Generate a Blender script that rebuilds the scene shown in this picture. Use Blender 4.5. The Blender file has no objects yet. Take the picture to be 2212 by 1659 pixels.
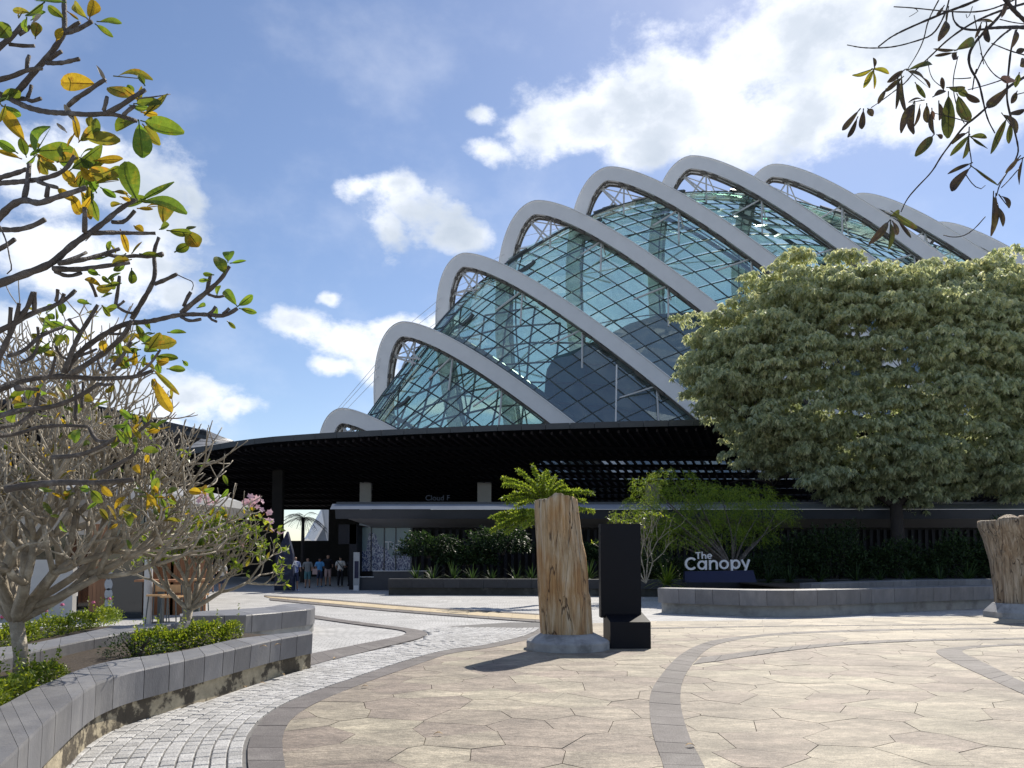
import bpy, math, random
import numpy as np
from mathutils import Vector, Matrix
random.seed(7); rng = np.random.default_rng(7)
scene = bpy.context.scene
C = scene.collection
PI = math.pi
R = math.radians

# ------------------------------------------------------------------ camera
F = 1661.0; PITCH = R(3.0); SHIFT = 0.1304; EYE = 1.6
cam = bpy.data.cameras.new('camera'); cam.sensor_width = 36; cam.lens = 36 * F / 2212
cam.shift_y = SHIFT; cam.clip_end = 6000; cam.clip_start = 0.05
camo = bpy.data.objects.new('camera', cam); C.objects.link(camo)
camo.location = (0, 0, EYE); camo.rotation_euler = (PI / 2 + PITCH, 0, 0)
scene.camera = camo

# ------------------------------------------------------------------ light
SUN_EL, SUN_AZ = R(45), R(25)          # azimuth clockwise from +Y
sd = bpy.data.lights.new('sun', 'SUN'); sd.energy = 4.2; sd.angle = R(0.5); sd.color = (1, .93, .82)
so = bpy.data.objects.new('sun', sd); C.objects.link(so)
sv = Vector((math.sin(SUN_AZ) * math.cos(SUN_EL), math.cos(SUN_AZ) * math.cos(SUN_EL), math.sin(SUN_EL)))
so.rotation_euler = sv.to_track_quat('Z', 'Y').to_euler()
so.location = (20, 30, 60)
vs = scene.view_settings
vs.view_transform = 'Standard'; vs.look = 'None'; vs.gamma = 1; vs.exposure = 0.47; vs.use_curve_mapping = False

# ------------------------------------------------------------------ photo ray helpers (survey of the place)
cp, sp_ = math.cos(PITCH), math.sin(PITCH)
def ray(x, y):
    u = (x - 1106) / F; v = (829.5 + SHIFT * 2212 - y) / F
    return Vector((u, cp - v * sp_, sp_ + v * cp))
def G(x, y, z=0.0):
    d = ray(x, y); t = (z - EYE) / d.z
    return Vector((d.x * t, d.y * t, z))
def at(x, y, Y):
    d = ray(x, y); t = Y / d.y
    return Vector((d.x * t, Y, EYE + d.z * t))
def onplane(x, y, z0, k, Y0):           # plane z = z0 - k (Y - Y0)
    d = ray(x, y); t = (z0 + k * Y0 - EYE) / (d.z + k * d.y)
    return Vector((d.x * t, d.y * t, EYE + d.z * t))

# ------------------------------------------------------------------ sky
w = bpy.data.worlds.new('World'); scene.world = w; w.use_nodes = True
nt = w.node_tree; nt.nodes.clear()
def N(t, **k):
    n = nt.nodes.new(t)
    for a, b in k.items(): setattr(n, a, b)
    return n
def L(a, b): nt.links.new(a, b)
def mth(op, a, b=None, clamp=False):
    n = N('ShaderNodeMath', operation=op, use_clamp=clamp)
    for i, s in enumerate((a, b)):
        if s is None: continue
        if isinstance(s, (int, float)): n.inputs[i].default_value = s
        else: L(s, n.inputs[i])
    return n.outputs[0]
def vec(op, a, b=None):
    n = N('ShaderNodeVectorMath', operation=op)
    for i, s in enumerate((a, b)):
        if s is None: continue
        if isinstance(s, (tuple, Vector)): n.inputs[i].default_value = s
        else: L(s, n.inputs[i])
    return n
tc = N('ShaderNodeTexCoord'); D = tc.outputs['Generated']
sky = N('ShaderNodeTexSky', sky_type='NISHITA', sun_disc=False, sun_elevation=SUN_EL, sun_rotation=SUN_AZ,
        altitude=0, air_density=1.0, dust_density=.25, ozone_density=1.6)
blobs = [  # display x, y, rx, ry
 (1225,262,120,75),(1330,215,110,80),(1430,165,130,95),(1500,230,190,110),(1620,270,150,85),(1620,120,160,80),(1760,90,200,110),(1780,220,220,110),
 (1950,70,230,110),(1980,190,200,120),(2130,60,260,130),(2120,200,160,90),(1400,310,120,50),
 (790,402,62,34),(860,430,75,48),(900,480,95,62),(985,520,70,42),(850,520,50,45),
 (1060,322,62,26),(1050,250,40,20),
 (640,700,75,44),(740,730,100,52),(860,712,80,40),(700,795,50,24),(800,780,75,50),(940,690,60,30),(710,640,40,18),
 (60,400,150,130),(200,380,170,110),(340,420,150,120),(430,440,60,50),(110,560,190,130),(310,560,120,110),(100,720,200,90),(360,640,100,70),
 (420,850,110,62),(520,885,55,32),(300,880,140,80),(150,880,160,80),(1100,880,180,30)]
warp = N('ShaderNodeTexNoise'); warp.inputs['Scale'].default_value = 9; warp.inputs['Detail'].default_value = 4
L(D, warp.inputs['Vector'])
wv = vec('SUBTRACT', warp.outputs['Color'], (.5, .5, .5)); wv2 = vec('MULTIPLY', wv.outputs[0], (.085, .085, .065))
DW = vec('ADD', D, wv2.outputs[0]).outputs[0]
field = None
for bx, by, rx, ry in blobs:
    c = ray(bx, by).normalized(); ln = ray(bx, by).length
    if bx < 450 and by < 800: rx, ry = rx * .74, ry * .74
    s = Vector((F * ln / rx * .93, F * ln / rx * .93, F * ln / ry))
    n = N('ShaderNodeVectorMath', operation='MULTIPLY_ADD')
    L(DW, n.inputs[0]); n.inputs[1].default_value = s
    n.inputs[2].default_value = Vector((-c.x * s.x, -c.y * s.y, -c.z * s.z))
    q = vec('LENGTH', n.outputs[0]).outputs['Value']
    g = mth('SUBTRACT', 1.22, q)
    field = g if field is None else mth('SMOOTH_MAX', field, g)
    if field is not g: field.node.inputs[2].default_value = .12
sc = N('ShaderNodeMapping'); sc.inputs['Scale'].default_value = (1, 1, 1.5); L(D, sc.inputs[0])
n1 = N('ShaderNodeTexNoise'); n1.inputs['Scale'].default_value = 10; n1.inputs['Detail'].default_value = 10; n1.inputs['Roughness'].default_value = .66
L(sc.outputs[0], n1.inputs['Vector'])
n2 = N('ShaderNodeTexNoise'); n2.inputs['Scale'].default_value = 4.5; n2.inputs['Detail'].default_value = 6; n2.inputs['Roughness'].default_value = .58
L(sc.outputs[0], n2.inputs['Vector'])
# behind and beside the view the same kind of scattered cloud goes on
sepd = N('ShaderNodeSeparateXYZ'); L(D, sepd.inputs[0])
away = N('ShaderNodeMapRange'); away.inputs[1].default_value = .55; away.inputs[2].default_value = .25; L(sepd.outputs[1], away.inputs[0])
gen = mth('MULTIPLY', mth('SUBTRACT', n2.outputs[0], .53), 5.0)
gen = mth('SUBTRACT', gen, mth('MULTIPLY', mth('SUBTRACT', 1.0, away.outputs[0]), 2.0))
field = mth('MAXIMUM', mth('MINIMUM', field, 1.0), mth('MINIMUM', gen, .7))
dens = mth('ADD', field, mth('MULTIPLY', mth('SUBTRACT', n1.outputs[0], .52), 2.6))
alpha = N('ShaderNodeMapRange', interpolation_type='SMOOTHSTEP'); alpha.inputs[1].default_value = .0; alpha.inputs[2].default_value = .8; L(dens, alpha.inputs[0])
# thin veil
veil = N('ShaderNodeMapRange', interpolation_type='SMOOTHSTEP'); veil.inputs[1].default_value = .42; veil.inputs[2].default_value = .75; veil.inputs[4].default_value = .28; L(n2.outputs[0], veil.inputs[0])
al = mth('MAXIMUM', mth('MULTIPLY', alpha.outputs[0], .96), veil.outputs[0])
# denser hearts of the clouds turn grey
n3 = N('ShaderNodeTexNoise'); n3.inputs['Scale'].default_value = 7; n3.inputs['Detail'].default_value = 8
off = vec('ADD', sc.outputs[0], (0, 0, .03)); L(off.outputs[0], n3.inputs['Vector'])
thick = mth('ADD', mth('MULTIPLY', mth('MINIMUM', dens, 1.1), .36), mth('MULTIPLY', mth('SUBTRACT', n3.outputs[0], .42), 2.0))
cr = N('ShaderNodeValToRGB'); L(thick, cr.inputs[0])
cr.color_ramp.elements[0].position = .1; cr.color_ramp.elements[0].color = (.80, .83, .90, 1)
cr.color_ramp.elements[1].position = .95; cr.color_ramp.elements[1].color = (.42, .48, .56, 1)
e = cr.color_ramp.elements.new(.36); e.color = (.78, .81, .86, 1)
e = cr.color_ramp.elements.new(.60); e.color = (.56, .61, .68, 1)
tint = N('ShaderNodeMixRGB', blend_type='MULTIPLY'); tint.inputs[0].default_value = 1
tint.inputs[2].default_value = (.95, 0.94, 1.0, 1); L(sky.outputs[0], tint.inputs[1])
b1 = N('ShaderNodeBackground'); b1.inputs[1].default_value = .092; L(tint.outputs[0], b1.inputs[0])
b2 = N('ShaderNodeBackground'); b2.inputs[1].default_value = 1.0; L(cr.outputs[0], b2.inputs[0])
mx = N('ShaderNodeMixShader'); L(al, mx.inputs[0]); L(b1.outputs[0], mx.inputs[1]); L(b2.outputs[0], mx.inputs[2])
wo = N('ShaderNodeOutputWorld'); L(mx.outputs[0], wo.inputs[0])
w.cycles.sampling_method = 'MANUAL'; w.cycles.sample_map_resolution = 512

# ------------------------------------------------------------------ materials
def mat(name, col, rough=.7, var=.15, scale=4.0, rnd=0.0, bump=0.0, bscale=30.0, spec=.4, metal=0.0, trans=None,
        col2=None, col2_at=(.5, .65), c2scale=1.5, stretch=(1, 1, 1), attr=None, hue=0.0, low=0.0):
    m = bpy.data.materials.new(name); m.use_nodes = True; t = m.node_tree; nd = t.nodes; lk = t.links
    p = nd['Principled BSDF']; out = nd['Material Output']
    p.inputs['Roughness'].default_value = rough; p.inputs['Specular IOR Level'].default_value = spec; p.inputs['Metallic'].default_value = metal
    geo = nd.new('ShaderNodeNewGeometry')
    mp = nd.new('ShaderNodeMapping'); mp.inputs['Scale'].default_value = stretch; lk.new(geo.outputs['Position'], mp.inputs[0])
    n = nd.new('ShaderNodeTexNoise'); n.inputs['Scale'].default_value = scale; n.inputs['Detail'].default_value = 6; n.inputs['Roughness'].default_value = .62
    lk.new(mp.outputs[0], n.inputs['Vector'])
    mr = nd.new('ShaderNodeMapRange'); mr.inputs[1].default_value = .25; mr.inputs[2].default_value = .75
    mr.inputs[3].default_value = 1 - var; mr.inputs[4].default_value = 1 + var; lk.new(n.outputs[0], mr.inputs[0])
    val = mr.outputs[0]
    def mul(a, b):
        q = nd.new('ShaderNodeMath'); q.operation = 'MULTIPLY'; lk.new(a, q.inputs[0]); lk.new(b, q.inputs[1]); return q.outputs[0]
    if low:
        ln_ = nd.new('ShaderNodeTexNoise'); ln_.inputs['Scale'].default_value = .75; ln_.inputs['Detail'].default_value = 9; ln_.inputs['Roughness'].default_value = .7; lk.new(geo.outputs['Position'], ln_.inputs['Vector'])
        lm = nd.new('ShaderNodeMapRange'); lm.inputs[1].default_value = .32; lm.inputs[2].default_value = .62; lm.inputs[3].default_value = 1 - low; lm.inputs[4].default_value = 1 + low * .4; lk.new(ln_.outputs[0], lm.inputs[0]); val = mul(val, lm.outputs[0])
        sn_ = nd.new('ShaderNodeTexNoise'); sn_.inputs['Scale'].default_value = 85; sn_.inputs['Detail'].default_value = 2; lk.new(geo.outputs['Position'], sn_.inputs['Vector'])
        sm_ = nd.new('ShaderNodeMapRange'); sm_.inputs[1].default_value = .35; sm_.inputs[2].default_value = .65; sm_.inputs[3].default_value = .72; sm_.inputs[4].default_value = 1.22; lk.new(sn_.outputs[0], sm_.inputs[0]); val = mul(val, sm_.outputs[0])
    if rnd:
        oi = nd.new('ShaderNodeObjectInfo'); r2 = nd.new('ShaderNodeMapRange'); r2.inputs[3].default_value = 1 - rnd; r2.inputs[4].default_value = 1 + rnd
        lk.new(oi.outputs['Random'], r2.inputs[0]); val = mul(val, r2.outputs[0])
    base = None
    if attr:       # attribute 'tone' 0..1 picks between two leaf / stone colours
        an = nd.new('ShaderNodeAttribute'); an.attribute_name = 'tone'
        ra = nd.new('ShaderNodeValToRGB'); els = ra.color_ramp.elements
        els[0].color = (*attr[0], 1); els[1].color = (*attr[-1], 1)
        for i in range(1, len(attr) - 1):
            ee = els.new(i / (len(attr) - 1)); ee.color = (*attr[i], 1)
        lk.new(an.outputs['Fac'], ra.inputs[0]); base = ra.outputs[0]
    if col2 is not None:
        n_ = nd.new('ShaderNodeTexNoise'); n_.inputs['Scale'].default_value = c2scale; n_.inputs['Detail'].default_value = 7; n_.inputs['Roughness'].default_value = .65
        mp2 = nd.new('ShaderNodeMapping'); mp2.inputs['Scale'].default_value = stretch; mp2.inputs['Location'].default_value = (3, 7, 1)
        lk.new(geo.outputs['Position'], mp2.inputs[0]); lk.new(mp2.outputs[0], n_.inputs['Vector'])
        r3 = nd.new('ShaderNodeMapRange'); r3.inputs[1].default_value, r3.inputs[2].default_value = col2_at; lk.new(n_.outputs[0], r3.inputs[0])
        mc = nd.new('ShaderNodeMixRGB'); lk.new(r3.outputs[0], mc.inputs[0])
        mc.inputs[1].default_value = (*col, 1); mc.inputs[2].default_value = (*col2, 1)
        if base is not None: lk.new(base, mc.inputs[1])
        base = mc.outputs[0]
    sc_ = nd.new('ShaderNodeVectorMath'); sc_.operation = 'SCALE'
    if base is None: sc_.inputs[0].default_value = col
    else: lk.new(base, sc_.inputs[0])
    lk.new(val, sc_.inputs['Scale'])
    colout = sc_.outputs[0]
    if hue:
        oi2 = nd.new('ShaderNodeObjectInfo'); hs = nd.new('ShaderNodeHueSaturation')
        r4 = nd.new('ShaderNodeMapRange'); r4.inputs[3].default_value = .5 - hue; r4.inputs[4].default_value = .5 + hue
        lk.new(oi2.outputs['Random'], r4.inputs[0]); lk.new(r4.outputs[0], hs.inputs['Hue']); lk.new(colout, hs.inputs['Color']); colout = hs.outputs[0]
    lk.new(colout, p.inputs['Base Color'])
    if bump:
        bn = nd.new('ShaderNodeTexNoise'); bn.inputs['Scale'].default_value = bscale; bn.inputs['Detail'].default_value = 5
        lk.new(mp.outputs[0], bn.inputs['Vector'])
        bb = nd.new('ShaderNodeBump'); bb.inputs['Strength'].default_value = bump; bb.inputs['Distance'].default_value = .02
        lk.new(bn.outputs[0], bb.inputs['Height']); lk.new(bb.outputs[0], p.inputs['Normal'])
    if trans:
        tr = nd.new('ShaderNodeBsdfTranslucent'); tm = nd.new('ShaderNodeVectorMath'); tm.operation = 'MULTIPLY'
        lk.new(colout, tm.inputs[0]); tm.inputs[1].default_value = trans[1]; lk.new(tm.outputs[0], tr.inputs[0])
        ms = nd.new('ShaderNodeMixShader'); ms.inputs[0].default_value = trans[0]
        lk.new(p.outputs[0], ms.inputs[1]); lk.new(tr.outputs[0], ms.inputs[2]); lk.new(ms.outputs[0], out.inputs[0])
    return m

M = {}
M['white_steel'] = mat('white_steel', (.70, .71, .73), .45, .05, .8, spec=.4, bump=.05, bscale=2)
M['strut'] = mat('strut_steel', (.55, .56, .57), .4, .08, 3)
M['dark_steel'] = mat('dark_steel', (.07, .085, .09), .4, .2, 3)
M['soffit'] = mat('soffit', (.12, .11, .10), .6, .5, 3)
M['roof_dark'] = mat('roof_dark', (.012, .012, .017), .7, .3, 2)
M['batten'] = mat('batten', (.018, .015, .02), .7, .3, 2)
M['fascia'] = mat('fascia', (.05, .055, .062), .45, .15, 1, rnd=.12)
M['dark_wall'] = mat('dark_wall', (.02, .018, .018), .8, .4, 1)
M['column'] = mat('column', (.42, .43, .44), .6, .08, 2)
M['soffit_white'] = mat('soffit_white', (.33, .32, .33), .6, .08, 1)
M['roof_metal'] = mat('roof_metal', (.20, .22, .25), .35, .12, 2, metal=.3)
M['grey_metal'] = mat('grey_metal', (.045, .052, .066), .4, .1, 2, metal=.2)
M['black_paint'] = mat('black_paint', (.004, .005, .010), .5, .1, 3, spec=.22, bump=.04, bscale=90)
M['concrete'] = mat('concrete', (.36, .36, .36), .8, .2, 5, bump=.25, col2=(.22, .22, .22), c2scale=3)
M['coping_shaded'] = mat('coping_shaded', (.035, .038, .045), .6, .2, 6, rnd=.2, bump=.2, bscale=60)  # coping again, darkened to carry the shade under the canopy
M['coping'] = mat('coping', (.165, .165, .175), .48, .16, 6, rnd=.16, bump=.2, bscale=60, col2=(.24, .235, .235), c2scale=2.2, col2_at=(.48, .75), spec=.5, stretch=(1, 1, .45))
M['band'] = mat('band', (.15, .135, .13), .7, .18, 8, rnd=.10, bump=.3, bscale=70, col2=(.19, .175, .165), c2scale=2, low=.2)
M['flag'] = mat('flag', (.245, .208, .163), .66, .36, 18, rnd=.14, bump=.7, bscale=28, col2=(.42, .355, .275), c2scale=3.2, stretch=(.55, 1.3, 1), col2_at=(.42, .68), hue=.018, low=.3)
M['flag_far'] = mat('flag_far', (.34, .295, .23), .68, .26, 14, bump=.4, bscale=28, col2=(.46, .395, .30), c2scale=2.2, stretch=(.55, 1.3, 1), attr=[(.27, .235, .19), (.36, .315, .245), (.45, .39, .295)], low=.22)
M['tan'] = mat('tan_strip', (.52, .42, .27), .7, .2, 6, rnd=.12, bump=.3, col2=(.58, .49, .34))
M['sett'] = mat('sett', (.45, .445, .435), .7, .2, 18, rnd=.16, bump=.5, bscale=60, low=.22)
M['sett_far'] = mat('sett_far', (.36, .36, .355), .7, .2, 18, bump=.5, bscale=60, attr=[(.37, .365, .36), (.45, .445, .44), (.53, .525, .515)], low=.2)
M['soil'] = mat('soil', (.05, .038, .028), .95, .4, 12, bump=.8)
M['bark_pale'] = mat('bark_pale', (.30, .255, .19), .7, .3, 9, bump=.6, bscale=40, col2=(.52, .46, .36), c2scale=5)
M['bark_dark'] = mat('bark_dark', (.085, .07, .06), .75, .3, 9, bump=.7, bscale=60, col2=(.17, .15, .135), c2scale=9)
M['bark_black'] = mat('bark_black', (.035, .028, .026), .8, .3, 9, bump=.5)
M['leaf_green'] = mat('leaf_green', (.085, .13, .022), .38, .3, 30, rnd=.3, hue=.02, trans=(.5, (2.3, 2.2, 1.0)), col2=(.16, .155, .02), c2scale=22, col2_at=(.52, .7))
M['leaf_yellow'] = mat('leaf_yellow', (.36, .26, .02), .5, .3, 30, rnd=.2, trans=(.55, (1.5, 1.35, 1.0)), col2=(.20, .09, .02), c2scale=26, col2_at=(.55, .72))
M['leaf_olive'] = mat('leaf_olive', (.14, .135, .02), .45, .3, 30, rnd=.2, trans=(.55, (2.1, 2.0, 1.3)), col2=(.30, .15, .02), c2scale=14, col2_at=(.52, .68))
M['leaf_brown'] = mat('leaf_brown', (.055, .04, .03), .6, .35, 40, rnd=.3, trans=(.2, (1.6, 1.4, 1)), col2=(.09, .08, .03), c2scale=20)
M['leaf_mute'] = mat('leaf_mute', (.06, .07, .02), .55, .3, 40, rnd=.3, trans=(.3, (2, 2, 1.2)), col2=(.08, .05, .025), c2scale=20)
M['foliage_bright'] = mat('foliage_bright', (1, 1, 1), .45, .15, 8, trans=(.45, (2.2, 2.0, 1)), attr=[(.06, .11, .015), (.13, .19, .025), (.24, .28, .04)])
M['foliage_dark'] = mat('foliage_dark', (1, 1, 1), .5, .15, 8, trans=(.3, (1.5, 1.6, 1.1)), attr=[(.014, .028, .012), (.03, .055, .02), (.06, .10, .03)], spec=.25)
M['foliage_feather'] = mat('foliage_feather', (1, 1, 1), .55, .15, 6, trans=(.5, (2.2, 2.0, 1)), attr=[(.08, .14, .02), (.15, .22, .035), (.26, .32, .06)])
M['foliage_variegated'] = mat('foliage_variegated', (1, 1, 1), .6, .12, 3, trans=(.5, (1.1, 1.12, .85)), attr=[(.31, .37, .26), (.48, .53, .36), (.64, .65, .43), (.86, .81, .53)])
M['flower_pink'] = mat('flower_pink', (.75, .50, .55), .5, .1, 30, trans=(.3, (1, 1, 1)))
M['flower_red'] = mat('flower_red', (.6, .12, .25), .5, .1, 30)
M['cafe_roof'] = mat('cafe_roof', (.30, .30, .30), .5, .12, 3, rnd=.1)
M['cafe_wall'] = mat('cafe_wall', (.50, .49, .47), .7, .08, 2)
M['timber'] = mat('timber', (.28, .13, .06), .5, .25, 3, stretch=(8, 8, .6), rnd=.08)
M['timber_pale'] = mat('timber_pale', (.50, .30, .14), .5, .2, 4, stretch=(4, 4, 1))
M['glass_dark'] = mat('glass_dark', (.012, .016, .018), .06, .2, 1, spec=.9)
M['sign_letter'] = mat('sign_letter', (.72, .73, .76), .4, .04, 3)
M['navy'] = mat('navy', (.012, .016, .055), .5, .1, 3)
M['white_paint'] = mat('white_paint', (.75, .75, .75), .5, .05, 3)
M['dead_leaf'] = mat('dead_leaf', (.35, .24, .12), .7, .3, 30, rnd=.3)

def glass_mat(name, tint, ior):
    m = bpy.data.materials.new(name); m.use_nodes = True; t = m.node_tree; t.nodes.clear()
    o = t.nodes.new('ShaderNodeOutputMaterial'); mxs = t.nodes.new('ShaderNodeMixShader'); lw = t.nodes.new('ShaderNodeLayerWeight'); lw.inputs[0].default_value = .5; pw_ = t.nodes.new('ShaderNodeMath'); pw_.operation = 'POWER'; pw_.inputs[1].default_value = 3.2; t.links.new(lw.outputs['Facing'], pw_.inputs[0])
    fr = t.nodes.new('ShaderNodeMath'); fr.operation = 'MULTIPLY_ADD'; fr.inputs[1].default_value = .8; fr.inputs[2].default_value = ior; t.links.new(pw_.outputs[0], fr.inputs[0])
    tr = t.nodes.new('ShaderNodeBsdfTransparent'); tr.inputs[0].default_value = (*tint, 1)
    gl = t.nodes.new('ShaderNodeBsdfGlossy'); gl.inputs['Roughness'].default_value = .10; gl.inputs[0].default_value = (.84, .98, .94, 1); gl2 = t.nodes.new('ShaderNodeBsdfGlossy'); gl2.inputs['Roughness'].default_value = .42; mg = t.nodes.new('ShaderNodeMixShader'); mg.inputs[0].default_value = .4; t.links.new(gl.outputs[0], mg.inputs[1]); t.links.new(gl2.outputs[0], mg.inputs[2])
    g = t.nodes.new('ShaderNodeNewGeometry'); nn = t.nodes.new('ShaderNodeTexNoise'); nn.inputs['Scale'].default_value = .35; nn.inputs['Detail'].default_value = 3
    t.links.new(g.outputs['Position'], nn.inputs['Vector'])
    bp = t.nodes.new('ShaderNodeBump'); bp.inputs['Strength'].default_value = .25; bp.inputs['Distance'].default_value = .25
    t.links.new(nn.outputs[0], bp.inputs['Height']); t.links.new(bp.outputs[0], gl.inputs['Normal'])
    t.links.new(fr.outputs[0], mxs.inputs[0]); t.links.new(tr.outputs[0], mxs.inputs[1]); t.links.new(mg.outputs[0], mxs.inputs[2]); t.links.new(mxs.outputs[0], o.inputs[0])
    return m
M['dome_glass'] = glass_mat('dome_glass', (.68, .84, .78), .30)
M['clear_glass'] = glass_mat('clear_glass', (.80, .90, .92), .06)

# ------------------------------------------------------------------ mesh helpers
WP = {}
class MB:
    def __init__(s): s.v = []; s.f = []; s.t = []
    def add(s, vs, fs, tone=None):
        b = len(s.v); s.v += [tuple(x) for x in vs]; s.f += [tuple(i + b for i in q) for q in fs]
        if tone is not None: s.t += [tone] * len(vs)
    def box(s, x0, x1, y0, y1, z0, z1):
        s.add([(x0,y0,z0),(x1,y0,z0),(x1,y1,z0),(x0,y1,z0),(x0,y0,z1),(x1,y0,z1),(x1,y1,z1),(x0,y1,z1)],
              [(0,3,2,1),(4,5,6,7),(0,1,5,4),(1,2,6,5),(2,3,7,6),(3,0,4,7)])
    def hexa(s, bot, top, tone=None):
        n = len(bot)
        s.add(list(bot) + list(top), [tuple(range(n - 1, -1, -1)), tuple(range(n, 2 * n))] + [(i, (i + 1) % n, n + (i + 1) % n, n + i) for i in range(n)], tone)
    def prism(s, poly, z0, z1, tone=None):
        s.hexa([(p[0], p[1], z0) for p in poly], [(p[0], p[1], z1) for p in poly], tone)
    def tube(s, pts, rad, n=6, cap=True):
        pts = [Vector(p) for p in pts]
        if not hasattr(rad, '__len__'): rad = [rad] * len(pts)
        b = len(s.v); up = Vector((0, 0, 1)); prev = None
        for i, p in enumerate(pts):
            d = (pts[min(i + 1, len(pts) - 1)] - pts[max(i - 1, 0)])
            if d.length < 1e-9: d = Vector((0, 0, 1))
            d.normalize()
            if prev is None:
                a = d.cross(up if abs(d.z) < .95 else Vector((1, 0, 0))).normalized()
            else:
                a = (prev - d * prev.dot(d))
                a = a.normalized() if a.length > 1e-6 else d.cross(up).normalized()
            prev = a; c = d.cross(a)
            for k in range(n):
                an = 2 * PI * k / n
                s.v.append(tuple(p + (a * math.cos(an) + c * math.sin(an)) * rad[i]))
        for i in range(len(pts) - 1):
            for k in range(n):
                q = b + i * n
                s.f.append((q + k, q + (k + 1) % n, q + n + (k + 1) % n, q + n + k))
        if cap:
            s.f.append(tuple(b + k for k in range(n - 1, -1, -1)))
            q = b + (len(pts) - 1) * n; s.f.append(tuple(q + k for k in range(n)))
    def lathe(s, prof, c, n=24, ang0=0.0):
        b = len(s.v)
        for r, z in prof:
            for k in range(n):
                a = ang0 + 2 * PI * k / n; s.v.append((c[0] + r * math.cos(a), c[1] + r * math.sin(a), c[2] + z))
        for i in range(len(prof) - 1):
            for k in range(n):
                q = b + i * n; s.f.append((q + k, q + (k + 1) % n, q + n + (k + 1) % n, q + n + k))
        s.f.append(tuple(b + k for k in range(n - 1, -1, -1))); q = b + (len(prof) - 1) * n; s.f.append(tuple(q + k for k in range(n)))
    def build(s, name, m, parent=None, smooth=False, kind=None):
        return link_mesh(name, np.array(s.v, dtype=np.float64), s.f, m, parent, smooth, kind, s.t if s.t else None)
def link_mesh(name, v, f, m, parent=None, smooth=False, kind=None, tone=None):
    v = np.asarray(v, dtype=np.float64)
    lo, hi = v.min(0), v.max(0); c = (lo + hi) / 2
    if parent is None: c[2] = lo[2]
    me = bpy.data.meshes.new(name)
    if isinstance(f, np.ndarray):
        nf, k = f.shape; me.vertices.add(len(v)); me.vertices.foreach_set('co', (v - c).astype(np.float32).ravel())
        me.loops.add(nf * k); me.loops.foreach_set('vertex_index', f.astype(np.int32).ravel())
        me.polygons.add(nf); me.polygons.foreach_set('loop_start', np.arange(0, nf * k, k, dtype=np.int32))
        me.update(calc_edges=True)
    else:
        me.from_pydata((v - c).tolist(), [], f)
    if tone is not None:
        at_ = me.attributes.new('tone', 'FLOAT', 'POINT'); at_.data.foreach_set('value', np.asarray(tone, dtype=np.float32))
    me.materials.append(m)
    if smooth: me.polygons.foreach_set('use_smooth', [True] * len(me.polygons))
    me.validate()
    o = bpy.data.objects.new(name, me); C.objects.link(o)
    put(o, Vector(c), parent)
    if kind: o['kind'] = kind
    return o
def put(o, wp, parent):
    WP[o.name] = Vector(wp)
    if parent is not None:
        o.parent = parent; o.location = Vector(wp) - WP[parent.name]
    else: o.location = wp
def thing(name, loc, label, cat, group=None):
    o = bpy.data.objects.new(name, None); C.objects.link(o); o.location = loc; WP[o.name] = Vector(loc)
    o.empty_display_size = .2
    tag(o, label, cat, group); return o
def tag(o, label, cat=None, group=None):
    o['label'] = label
    if cat: o['category'] = cat
    if group: o['group'] = group
    return o
def struct(o): o['kind'] = 'structure'; return o
def resample(pts, step=None, n=None):
    pts = [Vector(p) for p in pts]; d = [0]
    for a, b in zip(pts, pts[1:]): d.append(d[-1] + (b - a).length)
    if n is None: n = max(2, int(round(d[-1] / step)) + 1)
    out = []; j = 0
    for i in range(n):
        s = d[-1] * i / (n - 1)
        while j < len(d) - 2 and d[j + 1] < s: j += 1
        t = (s - d[j]) / max(1e-9, d[j + 1] - d[j]); out.append(pts[j].lerp(pts[j + 1], t))
    return out
def smooth(pts, k=2):                    # Chaikin, keeps the ends
    pts = [Vector(p) for p in pts]
    for _ in range(k):
        o = [pts[0]]
        for a, b in zip(pts, pts[1:]): o += [a.lerp(b, .25), a.lerp(b, .75)]
        o.append(pts[-1]); pts = o
    return pts
def offset(pts, d):
    o = []
    for i, p in enumerate(pts):
        t = pts[min(i + 1, len(pts) - 1)] - pts[max(i - 1, 0)]; n = Vector((-t.y, t.x, 0)).normalized(); o.append(p + n * d)
    return o
def K(L_, ox, oy, sx, sy=None):
    sy = sy or sx
    return [(ox + sx * a, oy + sy * b) for a, b in L_]

# ================================================================== GROUND
g = MB(); g.add([(-1500,-60,0),(1500,-60,0),(1500,3000,0),(-1500,3000,0)], [(0,1,2,3)])
gm = bpy.data.materials.new('plaza_ground'); gm.use_nodes = True
_t = gm.node_tree; _p = _t.nodes['Principled BSDF']; _p.inputs['Roughness'].default_value = .75
_g = _t.nodes.new('ShaderNodeNewGeometry'); _b = _t.nodes.new('ShaderNodeTexBrick')
_b.inputs['Color1'].default_value = (.50,.495,.485,1); _b.inputs['Color2'].default_value = (.42,.415,.41,1); _b.inputs['Mortar'].default_value = (.27,.27,.265,1)
_b.inputs['Scale'].default_value = 1; _b.inputs['Mortar Size'].default_value = .012; _b.inputs['Brick Width'].default_value = .2; _b.inputs['Row Height'].default_value = .12
_wn = _t.nodes.new('ShaderNodeTexNoise'); _wn.inputs['Scale'].default_value = .12; _wn.inputs['Detail'].default_value = 1
_wm = _t.nodes.new('ShaderNodeVectorMath'); _wm.operation = 'MULTIPLY_ADD'; _wm.inputs[1].default_value = (6, 6, 0)
_t.links.new(_g.outputs[0], _wn.inputs['Vector']); _t.links.new(_wn.outputs['Color'], _wm.inputs[0]); _t.links.new(_g.outputs[0], _wm.inputs[2]); _t.links.new(_wm.outputs[0], _b.inputs['Vector'])
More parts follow.
